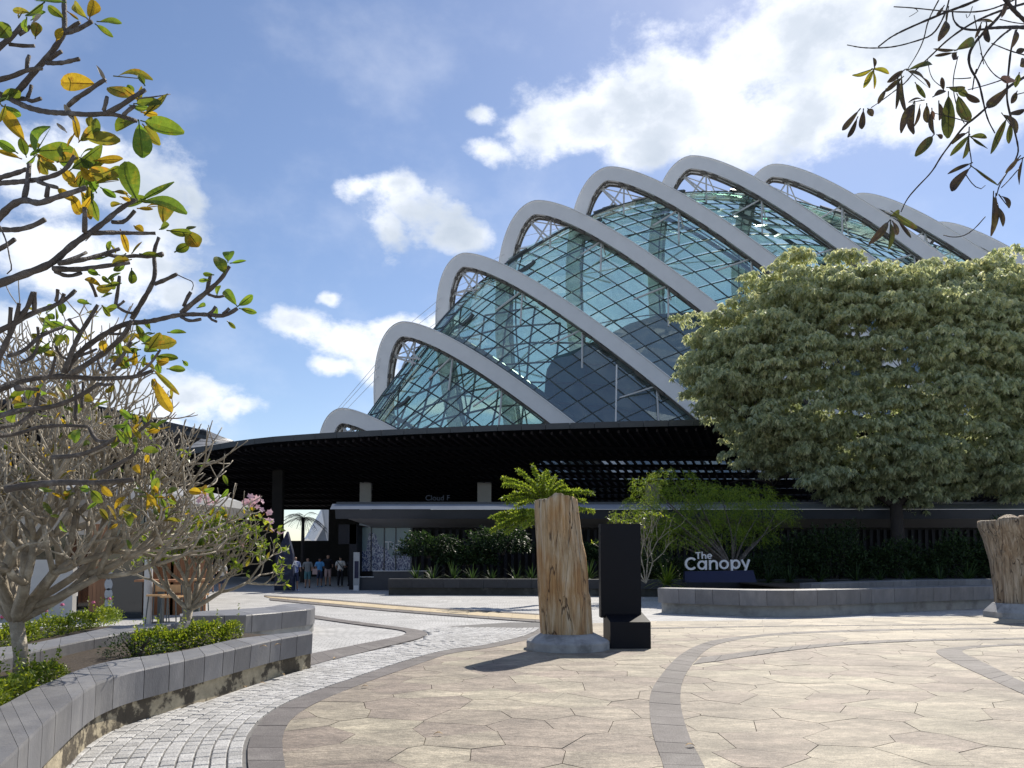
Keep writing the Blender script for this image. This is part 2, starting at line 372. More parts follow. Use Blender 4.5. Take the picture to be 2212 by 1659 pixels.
_n = _t.nodes.new('ShaderNodeTexNoise'); _n.inputs['Scale'].default_value = 1.3; _n.inputs['Detail'].default_value = 7; _t.links.new(_g.outputs[0], _n.inputs['Vector'])
_m = _t.nodes.new('ShaderNodeMapRange'); _m.inputs[1].default_value = .3; _m.inputs[2].default_value = .7; _m.inputs[3].default_value = .82; _m.inputs[4].default_value = 1.15; _t.links.new(_n.outputs[0], _m.inputs[0])
_s = _t.nodes.new('ShaderNodeVectorMath'); _s.operation = 'SCALE'; _t.links.new(_b.outputs[0], _s.inputs[0]); _t.links.new(_m.outputs[0], _s.inputs['Scale']); _t.links.new(_s.outputs[0], _p.inputs['Base Color'])
ground = struct(g.build('ground', gm))

def shrink(poly, d):
    c = sum((Vector((p[0], p[1])) for p in poly), Vector((0, 0))) / len(poly)
    return [Vector((p[0], p[1])) + (c - Vector((p[0], p[1]))).normalized() * min(d, .45 * (c - Vector((p[0], p[1]))).length) for p in poly]

def slab_band(name, Lp, Rp, step, z, label_mat, gap=.006, sub='paving_slab', smk=2):
    """a band of cut slabs between two traced edges; each slab an object"""
    a = smooth([G(*p) for p in Lp], smk); b = smooth([G(*p) for p in Rp], smk)
    la = sum((q - p).length for p, q in zip(a, a[1:])); n = max(3, int(la / step))
    a = resample(a, n=n * 2 + 1); b = resample(b, n=n * 2 + 1)
    root = struct(bpy.data.objects.new(name, None)); C.objects.link(root); root.location = a[n]; WP[root.name] = a[n].copy(); root.empty_display_size = .2
    bd = MB(); bd.add([(p.x, p.y, z - .012) for p in a] + [(p.x, p.y, z - .012) for p in b], [(i, len(a) + i, len(a) + i + 1, i + 1) for i in range(len(a) - 1)])
    bd.build('joint_bed', M['soil'], root)
    for i in range(n):
        j = 2 * i; t0 = random.uniform(-.03, .03)
        poly = [a[j], a[j+1], a[j+2], b[j+2], b[j+1], b[j]]
        poly = shrink(poly, gap)
        m_ = MB(); m_.prism(poly, 0.0, z + random.uniform(-.0015, .0015)); m_.build(sub, label_mat, root)
    return a, b

def inside(p, poly):
    x, y = p[0], p[1]; r = False; n = len(poly)
    for i in range(n):
        x1, y1 = poly[i]; x2, y2 = poly[i-1]
        if (y1 > y) != (y2 > y) and x < (x2 - x1) * (y - y1) / (y2 - y1) + x1: r = not r
    return r
def clip(poly, p, n):                   # keep the side where (q-p).n <= 0
    out = []
    for i in range(len(poly)):
        a, b = poly[i-1], poly[i]; da = (a - p).dot(n); db = (b - p).dot(n)
        if da <= 0: out.append(a)
        if da * db < 0: out.append(a.lerp(b, da / (da - db)))
    return out

# traced edges (display pixels of the survey photo)
k4 = lambda L_: K(L_, 88.5, 1238.7, .4); k5 = lambda L_: K(L_, 530.9, 1238.7, .4); k6 = lambda L_: K(L_, 1327.2, 1238.7, .4)
b1L = [(548,1760),(537,1700)] + k4([(1115,1051),(1110,950),(1140,870),(1200,790),(1290,730),(1400,675),(1550,620),(1700,570),(1900,500),(2050,455)]) + k5([(1100,415),(1250,400),(1400,370),(1500,345),(1570,318),(1590,300)])
b1R = [(650,1760),(628,1700)] + k4([(1320,1051),(1305,950),(1310,870),(1350,800),(1430,740),(1530,690),(1650,640),(1800,580),(1950,530),(2100,475)]) + k5([(1110,436),(1300,412),(1450,383),(1560,352),(1640,325),(1670,300)])
A1, B1 = slab_band('stone_band', b1L, b1R, .42, .024, M['band'])
A3, B3 = slab_band('stone_band', [(1452,1760)] + k6([(265,1051),(205,900),(185,750),(190,650),(240,570),(330,460),(430,400),(530,365),(700,343),(900,325),(1200,312),(1600,302),(2212,296)]),
                   [(1560,1760)] + k6([(490,1051),(420,930),(370,780),(355,680),(370,580),(420,500),(480,430),(560,385),(700,358),(900,336),(1200,322),(1600,311),(2212,304)]), .36, .024, M['band'])
slab_band('stone_band', k6([(470,462),(560,452),(700,433),(1000,396),(1400,366),(2212,353),(2500,350)]), k6([(425,500),(560,482),(700,460),(1000,415),(1300,388),(1700,370),(2212,361),(2500,358)]), .5, .0282, M['band'])
slab_band('stone_band', k6([(2600,840),(2212,665),(2050,590),(1900,520),(1790,470),(1728,432),(1745,415),(1900,398),(2212,383),(2500,376)]),
          k6([(2600,740),(2212,600),(2100,540),(1990,485),(1900,445),(1872,424),(1925,411),(2050,401),(2212,394),(2500,388)]), .36, .024, M['band'])
slab_band('stone_band', k6([(100,300),(600,291),(1000,286),(1500,281),(2300,274)]), k6([(100,306),(600,297),(1000,291),(1500,286),(2300,279)]), .6, .024, M['band'])
# hooked band on the grey setts
slab_band('stone_band', [(560,1472),(647,1446),(691,1435),(771,1415),(851,1395),(905,1382),(927,1371),(911,1363),(851,1355),(791,1347),(731,1339),(679,1330),(560,1318)],
          [(560,1440),(651,1419),(731,1403),(811,1387),(862,1377),(881,1369),(868,1363),(831,1358),(781,1352),(731,1345),(679,1337),(560,1324)], .4, .024, M['band'])
# band along the curved planter
slab_band('stone_band', [(60,1760),(110,1659),(150,1628),(190,1601),(225,1580),(255,1569),(262,1567)], [(95,1760),(152,1659),(180,1622),(212,1596),(240,1579),(257,1571),(263,1568)], .4, .024, M['band'])
# pale strip that crosses the far plaza, edged with thin bands
up = k5([(100,127),(400,145),(700,170),(1000,195),(1300,212),(1700,236)]); lo_ = k5([(130,134),(400,160),(700,188),(1000,212),(1300,235),(1700,262)])
slab_band('tan_strip', up, lo_, .8, .024, M['tan'])
slab_band('stone_band', [(x, y - 3) for x, y in up], [(x, y - .6) for x, y in up], .8, .024, M['band'])
slab_band('stone_band', [(x, y + .6) for x, y in lo_], [(x, y + 5) for x, y in lo_], .8, .024, M['band'])

# ---- irregular flagstones of the round plaza
mid1 = [(p + q) / 2 for p, q in zip(A1, B1)]
far_edge = [G(*p) for p in [(1176,1357),(1250,1349)] + k6([(190,262),(600,258),(1000,250),(1500,240),(2212,230),(2700,226)])]
flag_poly = [Vector((p.x, p.y)) for p in mid1] + [Vector((p.x, p.y)) for p in far_edge] + [Vector((22, 4)), Vector((-2.6, 4))]
fp = [(p.x, p.y) for p in flag_poly]
bnd = [Vector((p.x, p.y)) for p in resample(mid1 + far_edge, step=.25)]
seeds = []
S = .60
for j in range(-2, 50):
    for i in range(-14, 48):
        x = (i + (.5 if j % 2 else 0)) * S * 1.12 + random.uniform(-.36, .36) * S; y = 4 + j * S * .92 + random.uniform(-.34, .34) * S
        seeds.append(Vector((x, y)))
sarr = np.array([(s.x, s.y) for s in seeds])
sin_ = np.array([inside(q, fp) for q in seeds])
cells = []
for idx, s in enumerate(seeds):
    if s.y < 4.4 or abs(s.x) > s.y * .8 + 1.6 or not inside(s, fp): continue
    poly = [s + Vector(q) for q in ((-1.2,-1.2),(1.2,-1.2),(1.2,1.2),(-1.2,1.2))]
    d = ((sarr - sarr[idx]) ** 2).sum(1); d[~sin_] = 1e9
    for j in np.argsort(d)[1:16]:
        o = seeds[j]; poly = clip(poly, (s + o) / 2, (o - s).normalized())
    db = [(b - s).length for b in bnd]; jb = int(np.argmin(db))
    if db[jb] < 1.3:
        for jj in {jb, max(0, jb - 2), min(len(bnd) - 1, jb + 2)}:
            tt = bnd[min(jj + 1, len(bnd) - 1)] - bnd[max(jj - 1, 0)]; nn = Vector((-tt.y, tt.x)).normalized()
            if (s - bnd[jj]).dot(nn) > 0: nn = -nn
            poly = clip(poly, bnd[jj], nn)
            if len(poly) < 3: break
    if len(poly) >= 3: cells.append((s.length, poly))
cells.sort(key=lambda c: c[0])
plaza = struct(bpy.data.objects.new('flagstone_paving', None)); C.objects.link(plaza); plaza.location = (2, 9, 0); WP[plaza.name] = Vector((2, 9, 0))
bed = MB(); bed.add([(p.x, p.y, .009) for p in flag_poly], [tuple(range(len(flag_poly)))])
bed.build('joint_bed', M['soil'], plaza)
far = MB()
for k, (dd, poly) in enumerate(cells):
    z = .02 + random.uniform(-.002, .0015); pp = shrink(poly, .004)
    if k < 300:
        m_ = MB(); tz = [z + random.uniform(-.0012, .0012) for _ in pp]
        m_.hexa([(p.x, p.y, 0) for p in pp], [(p.x, p.y, zz) for p, zz in zip(pp, tz)]); m_.build('flagstone', M['flag'], plaza)
    else: far.prism(pp, 0, z, random.random())
far.build('flagstone', M['flag_far'], plaza, kind='stuff')

# ---- granite setts in curved courses outside the first band
setts = struct(bpy.data.objects.new('sett_paving', None)); C.objects.link(setts); setts.location = (-2, 10, 0); WP[setts.name] = Vector((-2, 10, 0))
edge = resample(A1, step=.012); edge2 = [Vector((p.x, p.y)) for p in edge]
w1 = [G(x, y) for x, y in [(60,1760),(110,1659),(190,1600),(262,1567),(360,1540),(440,1520),(560,1483),(648,1452),(655,1444),(691,1436),(771,1417),(851,1397),(912,1385),(930,1371),(915,1361),(990,1352),(1100,1345),(1180,1345)]]
sp = [(p.x, p.y) for p in [G(548,1760)] + A1] + [(p.x, p.y) for p in reversed(w1)]
cand = []
row = 0; dist = .03
while dist < 5.2:
    row += 1; off = offset(edge, dist + .06)
    acc = 0; target = random.uniform(0, .15); last = off[0]
    for i in range(1, len(off) - 1):
        acc += (off[i] - last).length; last = off[i]
        if acc >= target:
            ln = random.uniform(.11, .155)
            p = off[i]; t = (off[i+1] - off[i-1]).normalized()
            q = Vector((p.x, p.y))
            if 4.6 < p.y < 20 and inside(q, sp):
                # cells that fold over themselves on the tight bend are dropped
                cand.append((q.length, q, math.atan2(t.y, t.x), target_len if False else ln, p))
            acc = 0; target = ln * .97
    dist += .122
cand.sort(key=lambda c: c[0])
grid = {}; keep = []
for c_ in cand:
    key = (int(c_[1].x / .11), int(c_[1].y / .11)); bad = False
    for a in (-1, 0, 1):
        for b in (-1, 0, 1):
            for o in grid.get((key[0] + a, key[1] + b), ()):
                if (o - c_[1]).length < .088: bad = True
    if bad: continue
    grid.setdefault(key, []).append(c_[1]); keep.append(c_)
unit = MB(); a_ = .5; b_ = .44
unit.add([(-a_,-a_,0),(a_,-a_,0),(a_,a_,0),(-a_,a_,0),(-a_,-a_,.8),(a_,-a_,.8),(a_,a_,.8),(-a_,a_,.8),(-b_,-b_,1),(b_,-b_,1),(b_,b_,1),(-b_,b_,1)],
         [(0,1,5,4),(1,2,6,5),(2,3,7,6),(3,0,4,7),(4,5,9,8),(5,6,10,9),(6,7,11,10),(7,4,8,11),(8,9,10,11)])
ume = bpy.data.meshes.new('sett'); ume.from_pydata(unit.v, [], unit.f); ume.materials.append(M['sett'])
UV = np.array(unit.v); farv = []; farf = []; fart = []
for k, (dd, q, an, ln, p) in enumerate(keep):
    z = .024 + random.uniform(-.003, .002); an += random.uniform(-.03, .03); wd = random.uniform(.104, .112)
    if k < 300:
        o = bpy.data.objects.new('sett', ume); C.objects.link(o); o.scale = (ln * .95, wd, z); o.rotation_euler = (0, 0, an); put(o, Vector((q.x, q.y, 0)), setts)
    else:
        v = UV * np.array([ln * .95, wd, z]); c, s = math.cos(an), math.sin(an)
        v = np.stack([v[:,0] * c - v[:,1] * s + q.x, v[:,0] * s + v[:,1] * c + q.y, v[:,2]], 1)
        b = len(farv) * 12; farv.append(v); farf += [tuple(i + b for i in f) for f in unit.f]; fart += [random.random()] * 12
print('setts', len(keep), 'flags', len(cells))
link_mesh('sett', np.concatenate(farv), farf, M['sett_far'], setts, kind='stuff', tone=fart)
bed = MB(); bb_ = [p for p in sp]; bed.add([(x, y, .006) for x, y in bb_], [tuple(range(len(bb_)))])
M['grout'] = mat('grout', (.17, .165, .16), .9, .3, 20)
bed.build('joint_bed', M['grout'], setts)

# ================================================================== LOW STONE WALLS AND PLANTERS
def low_wall(name, label, front, back, ztop, face, base_in, step, mbase, lean=.05, mcop=None, group='low stone walls round the planting beds', zb=0.0, cat='low wall', capw=.45):
    n = max(2, int(sum((q - p).length for p, q in zip(front, front[1:])) / step))
    f = resample(front, n=3 * n + 1); b = resample(back, n=3 * n + 1)
    o = thing(name, f[len(f) // 2] * 1.0, label, cat, group); 
    def inn(i, d):
        v = (b[i] - f[i]); v.z = 0; return v.normalized() * d if v.length > 1e-6 else Vector()
    joints = [0]
    i = 0
    while i < 3 * n:
        i = min(3 * n, i + random.choice((2, 3, 3, 4))); joints.append(i)
    if joints[-1] - joints[-2] < 2 and len(joints) > 2: joints.pop(-2)
    for a, c in zip(joints, joints[1:]):
        m_ = MB(); vv = []; cnt = c - a + 1
        tv = (f[min(a + 1, 3 * n)] - f[a]).normalized() * .005
        for k in range(a, c + 1):
            e_ = tv if k == a else (-tv if k == c else Vector())
            zt = ztop
            P0 = f[k] + e_; Bk = b[k] + e_
            rr = .018
            vv += [(P0.x + inn(k, lean).x, P0.y + inn(k, lean).y, ztop - face), (P0.x, P0.y, zt - rr), (P0.x + inn(k, rr).x, P0.y + inn(k, rr).y, zt), (Bk.x, Bk.y, zt), (Bk.x, Bk.y, ztop - face)]
        fc = []
        for k in range(cnt - 1):
            for q in range(5):
                q2 = (q + 1) % 5; fc.append((k*5+q, k*5+q2, (k+1)*5+q2, (k+1)*5+q))
        fc += [(4,3,2,1,0), tuple((cnt-1)*5 + q for q in range(5))]
        m_.add(vv, fc); m_.build('coping_stone', mcop or M['coping'], o)
    m_ = MB(); vv = []; N_ = len(f)
    for k in range(N_):
        d = inn(k, base_in); d2 = b[k] - f[k]; d2.z = 0; L2 = max(d2.length - .03, base_in + .02); e2 = inn(k, L2)
        vv += [(f[k].x + d.x, f[k].y + d.y, zb - .02), (f[k].x + d.x, f[k].y + d.y, ztop - face + .004), (f[k].x + e2.x, f[k].y + e2.y, ztop - face + .004), (f[k].x + e2.x, f[k].y + e2.y, zb - .02)]
    fc = []
    for k in range(N_ - 1):
        for q in range(4):
            q2 = (q + 1) % 4; fc.append((k*4+q, k*4+q2, (k+1)*4+q2, (k+1)*4+q))
    fc += [(3,2,1,0), tuple((N_-1)*4 + q for q in range(4))]
    m_.add(vv, fc); m_.build('plinth', mbase, o)
    return o, f, b
M['stained'] = mat('stained_render', (.42, .36, .25), .85, .3, 7, bump=.5, bscale=25, col2=(.085, .07, .05), c2scale=2.3, col2_at=(.47, .53), stretch=(1, 1, 1.2))
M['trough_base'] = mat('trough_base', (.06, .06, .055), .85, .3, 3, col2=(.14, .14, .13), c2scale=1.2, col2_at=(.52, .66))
M['render_pale'] = mat('render_pale', (.36, .36, .35), .8, .15, 4, bump=.3, col2=(.24, .24, .23), c2scale=2)

Z1 = .54
fr = [(-60,1715),(0,1652),(23,1631),(49,1607),(95,1562),(122,1539),(167,1503),(202,1479),(230,1467),(272,1453),(316,1443),(364,1433),(452,1413),(514,1399),(554,1390),(602,1379),(676,1366.7)]
bk = [(-120,1580),(-40,1545),(0,1526),(22,1515),(72,1487),(119,1469),(158,1451),(202,1436),(252,1425),(324,1416),(396,1406),(468,1389),(515,1379),(576,1372),(668,1362)]
low_wall('planter_wall', 'curved grey stone bench wall in the left foreground with a stained plinth', smooth([G(x, y, Z1) for x, y in fr], 1), smooth([G(x, y, Z1) for x, y in bk], 1), Z1, .30, .17, .38, M['stained'], .07)
fr = [(-80,1443),(0,1424),(86,1404),(187,1382),(238,1373),(313,1357),(389,1346),(420,1340)]
bk = [(-80,1408),(0,1398),(60,1392),(160,1371),(245,1353),(300,1349),(389,1343.5),(420,1338)]
low_wall('planter_wall', 'straight grey stone bench wall behind the front planting bed on the left', [G(x, y, Z1) for x, y in fr], [G(x, y, Z1) for x, y in bk], Z1, .36, .12, .6, M['stained'], .04)
Z3 = .52
fr = [(388,1331),(450,1330),(531,1329),(547,1327),(598,1323),(644,1318),(668,1316),(681,1313),(680,1309)]
bk = [(388,1326),(436,1320),(528,1315),(575,1311.5),(592,1309),(606,1306),(628,1304),(655,1304),(672,1306)]
low_wall('planter_wall', 'grey stone bench wall with a rounded end beside the small flowering tree', [G(x, y, Z3) for x, y in fr], [G(x, y, Z3) for x, y in bk], Z3, .34, .12, .55, M['render_pale'], .04)
Z4 = .72
fr = K([(232,79),(300,82),(600,88),(780,92),(1030,92),(1200,88),(1410,82),(1680,75),(2030,68),(2400,60)], 1327.2, 1238.7, .4)
f4 = [G(x, y, Z4) for x, y in fr]; b4 = [p + Vector((.1, .95, 0)) for p in f4]; b4[0] = f4[0] + Vector((.35, .5, 0))
low_wall('planter_wall', 'long curved stone bench wall under the big round tree on the right', smooth(f4, 1), smooth(b4, 1), Z4, .42, .28, .7, M['render_pale'], .04)
# second bench just behind it
f5 = [G(x, y, .78) for x, y in K([(1065,57),(1300,47),(1600,38),(2030,32),(2300,28)], 1327.2, 1238.7, .4)]
low_wall('planter_wall', 'far low stone wall with sunlit patches directly behind the long curved bench', f5, [p + Vector((0, 1.0, 0)) for p in f5], .78, .4, .2, .8, M['render_pale'], .04)
# dark trough along the ticket building; its stone colours include canopy shade
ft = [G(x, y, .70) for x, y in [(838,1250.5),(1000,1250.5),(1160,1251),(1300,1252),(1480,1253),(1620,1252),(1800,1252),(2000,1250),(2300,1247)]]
low_wall('planter_wall', 'shaded dark trough wall along the ticket building under the canopy', ft, [p + Vector((0, .6, 0)) for p in ft], .70, .38, .22, 1.0, M['trough_base'], .05, M['coping_shaded'])
# soils
def soil(poly, z):
    m_ = MB(); m_.prism([(p.x, p.y) for p in poly], z - .05, z); return struct(m_.build('planting_soil', M['soil']))
soil([G(x, y, .40) for x, y in [(-160,1640),(10,1560),(85,1515),(150,1478),(220,1452),(330,1433),(470,1408),(560,1392),(600,1372),(400,1360),(240,1392),(0,1440),(-160,1470)]], .40)
soil([G(x, y, .42) for x, y in [(-160,1440),(0,1412),(130,1388),(250,1364),(262,1352),(100,1356),(-160,1375)]], .42)
soil([p + Vector((0, .5, 0)) for p in ft] + [Vector((ft[-1].x, 41, 0)), Vector((ft[0].x + 1, 41, 0))], .56)
soil([p + Vector((0, .9, 0)) for p in f5] + [Vector((f5[-1].x, ft[-1].y - .1, 0)), Vector((f5[0].x, ft[-3].y - .1, 0))], .6)

# ================================================================== LOG MONUMENT
def petrified(name, label, cx, cy, zb, rows, seed, m, baseargs):
    """rows: (z, xl, xr) silhouette of the trunk"""
    rr = random.Random(seed); n = 72; nz = 60
    o = thing(name, (cx, cy, 0), label, 'petrified log')
    ph = [rr.uniform(0, 6.28) for _ in range(12)]; am = [rr.uniform(.3, 1) for _ in range(12)]; fq = [3, 5, 7, 11, 13, 17, 19, 23, 29, 31, 9, 15]
    z0, z1 = rows[0][0], rows[-1][0]; v = []; f = []
    for i in range(nz + 1):
        z = z0 + (z1 - z0) * i / nz
        for a, b in zip(rows, rows[1:]):
            if a[0] <= z <= b[0] + 1e-6: t = (z - a[0]) / (b[0] - a[0]); xl = a[1] + (b[1] - a[1]) * t; xr = a[2] + (b[2] - a[2]) * t; break
        c = (xl + xr) / 2; r = (xr - xl) / 2
        for k in range(n):
            th = 2 * PI * k / n
            q = 1 + .019 * sum(am[j] * math.cos(fq[j] * th + ph[j] + z * (.25 + .1 * j)) / (1 + j * .15) for j in range(12))
            q += -.03 * max(0, math.cos(th * 2.0 + 1.1 + z * .3)) ** 12
            v.append((c + r * q * math.cos(th), cy + r * .92 * q * math.sin(th), z))
    # slanting, worn crown
    top = v[-n:]
    for k in range(n):
        x, y, z = v[nz * n + k]
        for i in range(nz - 12, nz + 1):
            tt = (i - (nz - 12)) / 12; xx, yy, zz = v[i * n + k]
            u = (xx - cx) / ((rows[-1][2] - rows[-1][1]) / 2)
            v[i * n + k] = (xx, yy, zz + tt * (baseargs['top'](u) + .008 * math.sin(k * 1.7) + .01 * math.sin(k * .6 + 1)))
    for i in range(nz):
        for k in range(n): q = i * n; f.append((q + k, q + (k + 1) % n, q + n + (k + 1) % n, q + n + k))
    q = nz * n; zc = sum(v[q + k][2] for k in range(n)) / n
    ring = []
    for k in range(n):
        x, y, z = v[q + k]; ring.append((cx + (x - cx) * .5, cy + (y - cy) * .5, z * .4 + zc * .6 + .02 * math.sin(k * 2.1)))
    b = len(v); v += ring; v.append((cx, cy, zc + .02))
    for k in range(n):
        f.append((q + k, q + (k + 1) % n, b + (k + 1) % n, b + k)); f.append((b + k, b + (k + 1) % n, b + n))
    link_mesh('trunk', v, f, m, o, smooth=True)
    return o
def wood_mat(name, c1, c2, c3, cracks, rim=None):
    m = bpy.data.materials.new(name); m.use_nodes = True; t = m.node_tree; nd = t.nodes; lk = t.links; p = nd['Principled BSDF']; p.inputs['Roughness'].default_value = .6
    g = nd.new('ShaderNodeNewGeometry'); mp = nd.new('ShaderNodeMapping'); mp.inputs['Scale'].default_value = (15, 15, 1.0); lk.new(g.outputs[0], mp.inputs[0])
    n1 = nd.new('ShaderNodeTexNoise'); n1.inputs['Scale'].default_value = 1; n1.inputs['Detail'].default_value = 9; n1.inputs['Roughness'].default_value = .68; n1.inputs['Distortion'].default_value = .6
    lk.new(mp.outputs[0], n1.inputs['Vector'])
    r = nd.new('ShaderNodeValToRGB'); r.color_ramp.elements[0].position = .34; r.color_ramp.elements[0].color = (*c1, 1); r.color_ramp.elements[1].position = .68; r.color_ramp.elements[1].color = (*c3, 1)
    e = r.color_ramp.elements.new(.5); e.color = (*c2, 1); lk.new(n1.outputs[0], r.inputs[0])
    # broad patches
    n2 = nd.new('ShaderNodeTexNoise'); n2.inputs['Scale'].default_value = 1.7; n2.inputs['Detail'].default_value = 4; mp2 = nd.new('ShaderNodeMapping'); mp2.inputs['Scale'].default_value = (1.6, 1.6, .8)
    lk.new(g.outputs[0], mp2.inputs[0]); lk.new(mp2.outputs[0], n2.inputs['Vector'])
    r2 = nd.new('ShaderNodeMapRange'); r2.inputs[1].default_value = .42; r2.inputs[2].default_value = .62; lk.new(n2.outputs[0], r2.inputs[0])
    mx1 = nd.new('ShaderNodeMixRGB'); mx1.blend_type = 'MULTIPLY'; mx1.inputs[2].default_value = (*cracks[1], 1); lk.new(r2.outputs[0], mx1.inputs[0]); lk.new(r.outputs[0], mx1.inputs[1])
    # thin dark cracks
    mp3 = nd.new('ShaderNodeMapping'); mp3.inputs['Scale'].default_value = (5, 5, .7); lk.new(g.outputs[0], mp3.inputs[0])
    nw = nd.new('ShaderNodeTexNoise'); nw.inputs['Scale'].default_value = 1.2; nw.inputs['Detail'].default_value = 4; lk.new(mp3.outputs[0], nw.inputs['Vector'])
    ad = nd.new('ShaderNodeVectorMath'); ad.operation = 'ADD'; lk.new(mp3.outputs[0], ad.inputs[0]); lk.new(nw.outputs['Color'], ad.inputs[1])
    vo = nd.new('ShaderNodeTexVoronoi'); vo.feature = 'DISTANCE_TO_EDGE'; vo.inputs['Scale'].default_value = .95; lk.new(ad.outputs[0], vo.inputs['Vector'])
    r3 = nd.new('ShaderNodeMapRange'); r3.inputs[1].default_value = .0; r3.inputs[2].default_value = .02; lk.new(vo.outputs[0], r3.inputs[0])
    n4 = nd.new('ShaderNodeTexNoise'); n4.inputs['Scale'].default_value = 2.0; lk.new(g.outputs[0], n4.inputs['Vector'])
    r4 = nd.new('ShaderNodeMapRange'); r4.inputs[1].default_value = .42; r4.inputs[2].default_value = .5; r4.inputs[3].default_value = 1; r4.inputs[4].default_value = 0; lk.new(n4.outputs[0], r4.inputs[0])
    mxx = nd.new('ShaderNodeMath'); mxx.operation = 'MAXIMUM'; lk.new(r3.outputs[0], mxx.inputs[0]); lk.new(r4.outputs[0], mxx.inputs[1])
    mx2 = nd.new('ShaderNodeMixRGB'); mx2.inputs[1].default_value = (*cracks[0], 1); lk.new(mxx.outputs[0], mx2.inputs[0]); lk.new(mx1.outputs[0], mx2.inputs[2])
    lk.new(mx2.outputs[0], p.inputs['Base Color'])
    bp = nd.new('ShaderNodeBump'); bp.inputs['Strength'].default_value = 1; bp.inputs['Distance'].default_value = .12
    ml = nd.new('ShaderNodeMath'); ml.operation = 'MULTIPLY'; lk.new(n1.outputs[0], ml.inputs[0]); lk.new(mxx.outputs[0], ml.inputs[1])
    lk.new(ml.outputs[0], bp.inputs['Height']); lk.new(bp.outputs[0], p.inputs['Normal'])
    return m
M['petrified'] = wood_mat('petrified_wood', (.36, .21, .10), (.62, .45, .26), (.84, .74, .57), ((.16, .095, .05), (.88, .70, .50)))
M['petrified2'] = wood_mat('petrified_wood_grey', (.24, .17, .11), (.46, .36, .25), (.68, .58, .46), ((.05, .035, .025), (.85, .76, .66)))
LX, LY = at(1226, 1400, 13.55).x, 13.55
sx = lambda x: (x - 1106) / F * (LY - .3)
def zz(y, Y=LY): return at(1106, y, Y).z
rows = [(.2, sx(1170), sx(1283)), (zz(1330), sx(1167), sx(1281)), (zz(1290), sx(1165), sx(1279)), (zz(1277), sx(1164), sx(1274)), (zz(1240), sx(1163), sx(1273)), (zz(1200), sx(1162), sx(1269)), (zz(1170), sx(1161), sx(1262)), (zz(1130), sx(1158), sx(1256)), (zz(1100), sx(1157), sx(1251))]
lg = petrified('petrified_log', 'tall tan petrified tree trunk standing on a round concrete base', LX, LY, 0, rows, 3, M['petrified'], {'top': lambda u: float(np.interp(u, [-1.05, -.85, -.6, -.4, 0, .4, .8, 1.05], [.15, .205, .25, .26, .22, .175, .12, .07]))})
bs = MB(); bs.lathe([(.735, 0), (.735, .13), (.72, .15), (.47, .27), (.3, .27)], (LX, LY, .02), 14, .2); bs.build('base', M['concrete'], lg)
L2X, L2Y = 13.25, 20.6
s2 = lambda x: (x + 26 - 1106) / F * (L2Y - .3)
z2 = lambda y: at(1106, y, L2Y).z
rows = [(.3, s2(2142), s2(2255)), (z2(1270), s2(2141), s2(2262)), (z2(1210), s2(2136), s2(2275)), (z2(1165), s2(2126), s2(2290)), (z2(1135), s2(2116), s2(2302)), (z2(1124), s2(2117), s2(2304))]
lg2 = petrified('petrified_log', 'broad grey brown petrified stump flaring at the top at the right edge', (rows[0][1] + rows[0][2]) / 2 + .1, L2Y, 0, rows, 11, M['petrified2'], {'top': lambda u: .04 - .05 * abs(u)})
bs = MB(); bs.lathe([(1.02, 0), (1.02, .17), (.80, .40), (.5, .40)], ((rows[0][1] + rows[0][2]) / 2, L2Y - .1, .0), 8, .4); bs.build('base', M['concrete'], lg2)
cr_ = MB(); cx_ = s2(2195); cr_.tube([(cx_ + .1*i, L2Y - .98 + .04*i, 1.32 + .05 * i + .03 * (i % 2)) for i in range(-2, 8)], [.01, .012, .015, .02, .03, .05, .09, .11, .09, .08], 7); cr_.build('crack', M['bark_black'], lg2)
kn = MB(); kn.lathe([(.28, 0), (.24, .06), (.12, .13), (.05, .15)], (s2(2165), L2Y - .1, z2(1124)), 9); kn.lathe([(.12, 0), (.11, .1), (.06, .14)], (s2(2200), L2Y, z2(1124)), 7); kn.build('bark_knob', M['petrified2'], lg2)

# ================================================================== GIANT L SEAT
Yf, Yb = 13.5, 14.2; xl, xr = (1317 - 1106) / F * Yf, (1404 - 1106) / F * Yf
Ls = thing('letter_seat', ((xl + xr) / 2, 14, 0), 'black seat shaped like a giant letter L beside the tan trunk', 'seat')
m_ = MB(); m_.hexa([(xl, Yf, .01), (xr, Yf, .01), (xr, Yb + .34, .01), (xl, Yb + .34, .01)], [(xl, Yf, .48), (xr, Yf, .48), (xr, Yb + .34, .60), (xl, Yb + .34, .60)]); m_.build('seat_block', M['black_paint'], Ls)
xb0, xb1 = (1301 - 1106) / F * Yb, (1384 - 1106) / F * Yb
m_ = MB(); m_.box(xb0 - .03, xb1, Yb, Yb + .34, .5, at(0, 1131, Yb).z); m_.build('back_panel', M['black_paint'], Ls)

